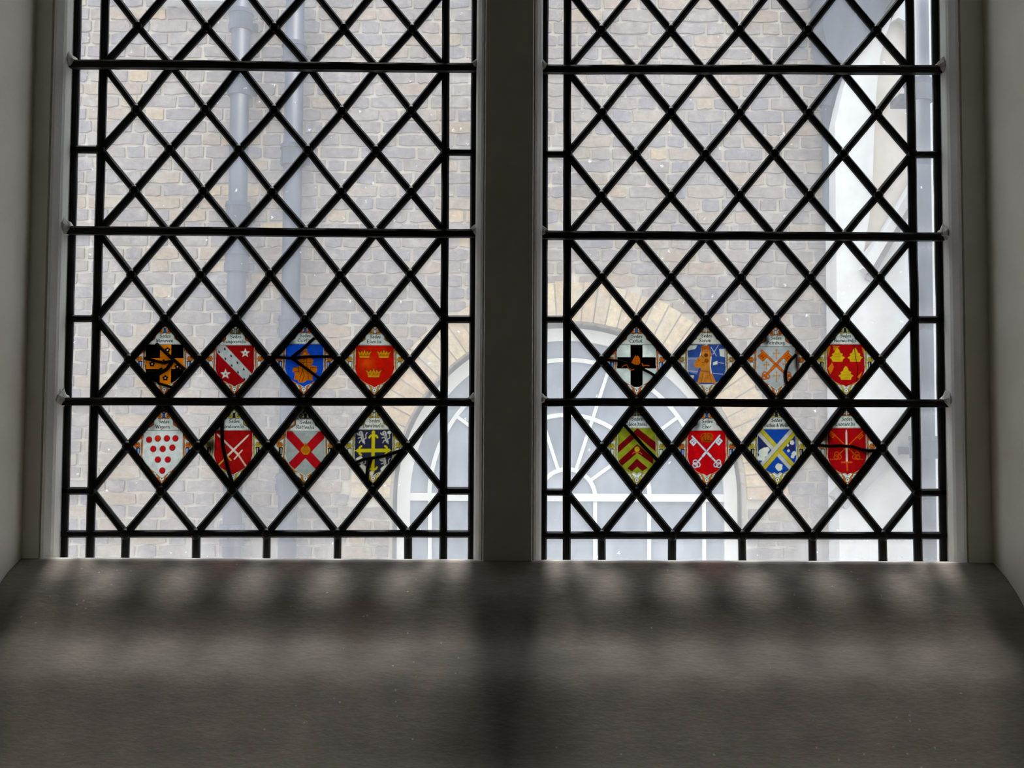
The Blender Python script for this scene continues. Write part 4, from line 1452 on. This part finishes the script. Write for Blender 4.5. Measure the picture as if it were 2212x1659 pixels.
a = o.data.attributes.new('rnd', 'FLOAT', 'POINT'); a.data.foreach_set('value', big_r)
o['kind'] = 'stuff'

# arch of yellow rubbed bricks
na = 46
for i in range(na):
    a0 = math.pi * i / na + 0.004; a1 = math.pi * (i + 1) / na - 0.004
    m = MB()
    j0, j1 = random.uniform(-0.008, 0.008), random.uniform(-0.003, 0.003)
    pts = [(ARC.x + r * math.cos(a) - BO.x, ARC.z + r * math.sin(a) - BO.z) for r, a in ((R_IN, a0), (R_OUT + j0, a0), (R_OUT + j0, a1), (R_IN, a1))]
    m.prism_y(pts, -0.018 + j1, 0.16)
    o = m.build('arch_brick', M['arch_brick'], bld)
    rr = random.random()
    a = o.data.attributes.new('rnd', 'FLOAT', 'POINT'); a.data.foreach_set('value', [rr] * len(o.data.vertices))

m = MB()
nr_ = 48
for i in range(nr_):
    a0, a1 = math.pi * i / nr_, math.pi * (i + 1) / nr_
    m.prism_y([(ARC.x + r * math.cos(a) - BO.x, ARC.z + r * math.sin(a) - BO.z) for r, a in ((R_IN + 0.004, a0), (R_OUT - 0.004, a0), (R_OUT - 0.004, a1), (R_IN + 0.004, a1))], -0.010, 0.15)
m.build('arch_mortar', M['mortar'], bld)
# timber lining behind the arch
# arched window ---------------------------------------------------------
win = empty('arched_window', (ARC.x - BO.x, 0.16, ARC.z - BO.z)); win.parent = bld
tag(win, 'white painted arched window with a fan of glazing bars')


def ring_mesh(r0, r1, y0, y1, a0=0.0, a1=math.pi, n=48):
    m = MB(); vs = []; fs = []
    for i in range(n + 1):
        a = a0 + (a1 - a0) * i / n
        for r, y in ((r0, y0), (r1, y0), (r1, y1), (r0, y1)): vs.append((r * math.cos(a), y, r * math.sin(a)))
    for i in range(n):
        for j in range(4): fs.append((i * 4 + j, i * 4 + (j + 1) % 4, i * 4 + 4 + (j + 1) % 4, i * 4 + 4 + j))
    fs += [(3, 2, 1, 0), (n * 4, n * 4 + 1, n * 4 + 2, n * 4 + 3)]
    m.add(vs, fs)
    return m


FR0, FR1 = 346 * S, 374 * S
ZL = -1.25
m = ring_mesh(FR0, FR1, -0.03, 0.05)
m.box((-FR1, -0.03, ZL), (-FR0, 0.05, 0)); m.box((FR0, -0.03, ZL), (FR1, 0.05, 0)); m.box((-FR1, -0.06, ZL), (FR1, 0.05, ZL + 0.07))
m.build('frame', M['white_paint'], win)
m = ring_mesh(FR1 - 0.002, 392 * S, 0.0, 0.05)
m.box((-392 * S, 0.0, ZL), (-FR1 + 0.002, 0.05, 0)); m.box((FR1 - 0.002, 0.0, ZL), (392 * S, 0.05, 0))
m.build('lining', M['grey_band'], win)
BW = 0.0125
m = MB(); m.box((-FR0, -0.02, -0.022), (FR0, 0.03, 0.022)); m.build('transom', M['white_paint'], win)
for r in (62, 182, 304):
    ring_mesh(r * S - BW, r * S + BW, -0.012, 0.02).build('glazing_bar', M['white_paint'], win)
for a in (36, 72, 108, 144):
    ca, sa = math.cos(math.radians(a)), math.sin(math.radians(a))
    m = MB()
    r0, r1, h = 62 * S, 304 * S, BW * 0.8
    q = [(r0 * ca - h * sa, r0 * sa + h * ca), (r0 * ca + h * sa, r0 * sa - h * ca), (r1 * ca + h * sa, r1 * sa - h * ca), (r1 * ca - h * sa, r1 * sa + h * ca)]
    m.prism_y(q, -0.011, 0.019); m.build('glazing_bar', M['white_paint'], win)
for c in (-302, -181, -62, 62, 181, 302):
    m = MB(); m.box((c * S - BW * 0.9, -0.012, ZL + 0.07), (c * S + BW * 0.9, 0.02, -0.02)); m.build('glazing_bar', M['white_paint'], win)
for z in (-0.46, -0.86):
    m = MB(); m.box((-FR0, -0.010, z - 0.012), (FR0, 0.018, z + 0.012)); m.build('glazing_bar', M['white_paint'], win)
# panes of the far window
rr_ = [(0.0, 62 * S)] + [(62 * S, 182 * S), (182 * S, 304 * S), (304 * S, FR0)]
for k, (r0, r1) in enumerate(rr_):
    angs = [0, 180] if k == 0 else [0, 36, 72, 108, 144, 180]
    for a0, a1 in zip(angs[:-1], angs[1:]):
        ring_mesh(max(r0, 0.001), r1, 0.003 + random.uniform(0, 0.002), 0.010, math.radians(a0), math.radians(a1), 10 if k else 20).build('pane', M['far_glass'], win)
cols = [-FR0, -302 * S, -181 * S, -62 * S, 62 * S, 181 * S, 302 * S, FR0]
zr = [ZL + 0.07, -0.86, -0.46, 0.0]
for a, b in zip(cols[:-1], cols[1:]):
    for z0, z1 in zip(zr[:-1], zr[1:]):
        m = MB(); m.box((a, 0.003, z0), (b, 0.009, z1)); m.build('pane', M['far_glass'], win)

# white ledge at the top left
p0, p1 = at(340, 14, YB), at(500, -40, YB)
m = MB(); m.box((p0.x, YB - 0.09, p0.z), (p1.x, YB + 0.02, p1.z))
m.v = [(v[0] - BO.x, v[1] - BO.y, v[2] - BO.z) for v in m.v]
tag(m.build('ledge', M['white_paint'], bld), 'white stone ledge at the top of the brick wall')


# drainpipes --------------------------------------------------------------
def pipe(pxa, yc, rad, collars, label, back=0.07, top=ZB1 - 0.3):
    base = at(pxa, 600, yc)
    root = empty('drainpipe', (base.x, yc, GZ))
    tag(root, label, 'drainpipe', 'grey cast-iron drainpipes outside')
    m = MB(); m.tube((0, 0, 0.0), (0, 0, top - GZ), rad, n=20); m.build('pipe', M['pipe'], root, True)
    for py in collars:
        z = at(pxa, py, yc).z - GZ
        m = MB()
        m.tube((0, 0, z - 0.075), (0, 0, z + 0.02), rad * 1.26, n=20)
        m.tube((0, 0, z + 0.02), (0, 0, z + 0.045), rad * 1.38, rad * 1.30, n=20)
        m.build('collar', M['pipe'], root)
        m = MB()
        m.box((-rad * 1.55, rad * 0.6, z - 0.055), (rad * 1.55, back, z - 0.015))
        m.build('bracket', M['pipe'], root)
    return root


pipe(511, YB - 0.10, 0.053, (40, 180, 455, 560, 1150), 'grey drainpipe on the brick wall, left of the two')
pipe(629, YB - 0.10, 0.053, (110, 330, 700, 1040), 'grey drainpipe on the brick wall, right of the two')

# ================================================================== WHITE BUILDING AT THE RIGHT
YW = YB - 0.22
wb = empty('white_building', (X_WHITE, YB, GZ))
tag(wb, 'white rendered building beside the brick wall at the right', 'building')
WO = wb.location.copy()


def wpart(name, m, mat):
    m.v = [(v[0] - WO.x, v[1] - WO.y, v[2] - WO.z) for v in m.v]
    return m.build(name, mat, wb)


def P2(px, py, Y):
    q = at(px, py, Y)
    return (q.x, q.z)


XE = 5.6
# front wall with an arched recess: outline walked round the niche
edge = [(X_WHITE, GZ), (X_WHITE, ARC.z), (X_WHITE, at(1804, 270, YW).z), P2(1822, 190, YW), P2(1842, 130, YW), P2(1880, 80, YW), P2(1938, -6, YW), P2(1985, -90, YW)]
niche = [P2(1866, 545, YW), P2(1884, 430, YW), P2(1888, 300, YW), P2(1894, 190, YW), P2(1902, 120, YW), P2(1914, 74, YW), P2(1924, 47, YW), P2(1941, 38, YW), P2(1957, 46, YW), P2(1969, 76, YW),
         P2(1980, 130, YW), P2(1988, 200, YW), P2(1992, 300, YW), P2(1992, 400, YW)]
m = MB()
xm = niche[7][0]
# left part: between outer edge and niche left side
left = edge[:] + [(niche[7][0], edge[-1][1])] + niche[7::-1]
lowx = niche[0]
m.prism_y([edge[0], edge[1], edge[2], edge[3], edge[4], edge[5], edge[6], edge[7], (xm, edge[7][1] + 0.0001), niche[7], niche[6], niche[5], niche[4], niche[3], niche[2], niche[1], niche[0], (niche[0][0], GZ)], YW, YB - 0.03)
m.prism_y([(niche[0][0], GZ)] + [niche[0], niche[13], (niche[13][0], GZ)], YW, YB - 0.03)
m.prism_y([(niche[13][0], GZ), niche[13], niche[12], niche[11], niche[10], niche[9], niche[8], niche[7], (xm, edge[7][1] + 0.0001), (xm, ZB1), (XE, ZB1), (XE, GZ)], YW, YB - 0.03)
wpart('wall', m, M['white_wall'])
m = MB(); m.prism_y([(niche[0][0] - 0.02, niche[0][1] - 0.1), (niche[13][0] + 0.05, niche[0][1] - 0.1), (niche[13][0] + 0.05, niche[7][1] + 0.05), (niche[0][0] - 0.02, niche[7][1] + 0.05)], YW + 0.06, YB - 0.03)
wpart('niche_back', m, M['beige'])


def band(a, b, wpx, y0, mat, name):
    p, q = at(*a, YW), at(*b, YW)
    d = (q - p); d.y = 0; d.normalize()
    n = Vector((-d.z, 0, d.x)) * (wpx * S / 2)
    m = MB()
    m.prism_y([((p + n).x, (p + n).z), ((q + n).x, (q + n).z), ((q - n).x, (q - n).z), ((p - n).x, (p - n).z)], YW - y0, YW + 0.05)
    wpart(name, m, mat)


band((1990, 372), (1862, 588), 16, 0.07, M['white_wall'], 'raking_moulding_and_shade')
band((1995, 395), (1872, 606), 12, 0.03, M['grey_band'], 'raking_moulding_and_shade')  # grey strip painted as the shade below the white moulding
band((1992, 898), (1808, 1085), 38, 0.05, M['grey_band'], 'raking_moulding_and_shade')  # moulding in shadow, the shade put into its grey colour
pipe(1990, YW - 0.18, 0.058, (192, 960), 'grey drainpipe in front of the white wall', back=0.175)

# dark rainwater head above the shoulder of the white wall
hp = at(1838, 60, YW + 0.02)
hop = empty('rainwater_head', (hp.x, YW + 0.02, hp.z))
tag(hop, 'dark grey rainwater head tapering into a bent pipe', 'rainwater head')
m = MB()
pts = [P2(1772, -60, YW), P2(1774, 70, YW), P2(1790, 128, YW), P2(1826, 142, YW), P2(1838, 124, YW), P2(1876, 74, YW), P2(1930, -8, YW), P2(1960, -60, YW)]
m.prism_y([(x - hp.x, z - hp.z) for x, z in pts], -0.06, 0.18)
m.build('box', M['hopper'], hop)
m = MB()
pts = [P2(1766, -30, YW), P2(1766, -14, YW), P2(1945, -14, YW), P2(1945, -30, YW)]
m.prism_y([(x - hp.x, z - hp.z) for x, z in pts], -0.10, 0.18); m.build('rim', M['hopper'], hop)
a_, b_, c_ = at(1818, 130, YB - 0.08) - hp, at(1788, 232, YB - 0.08) - hp, at(1790, 470, YB - 0.08) - hp
for q in (a_, b_, c_): q.y = YB - 0.07 - (YW + 0.02)
m = MB(); m.tube(a_, b_, 0.045, n=14); m.tube(b_ + Vector((0, 0, 0.03)), c_, 0.032, n=14); m.build('bent_pipe', M['hopper'], hop)
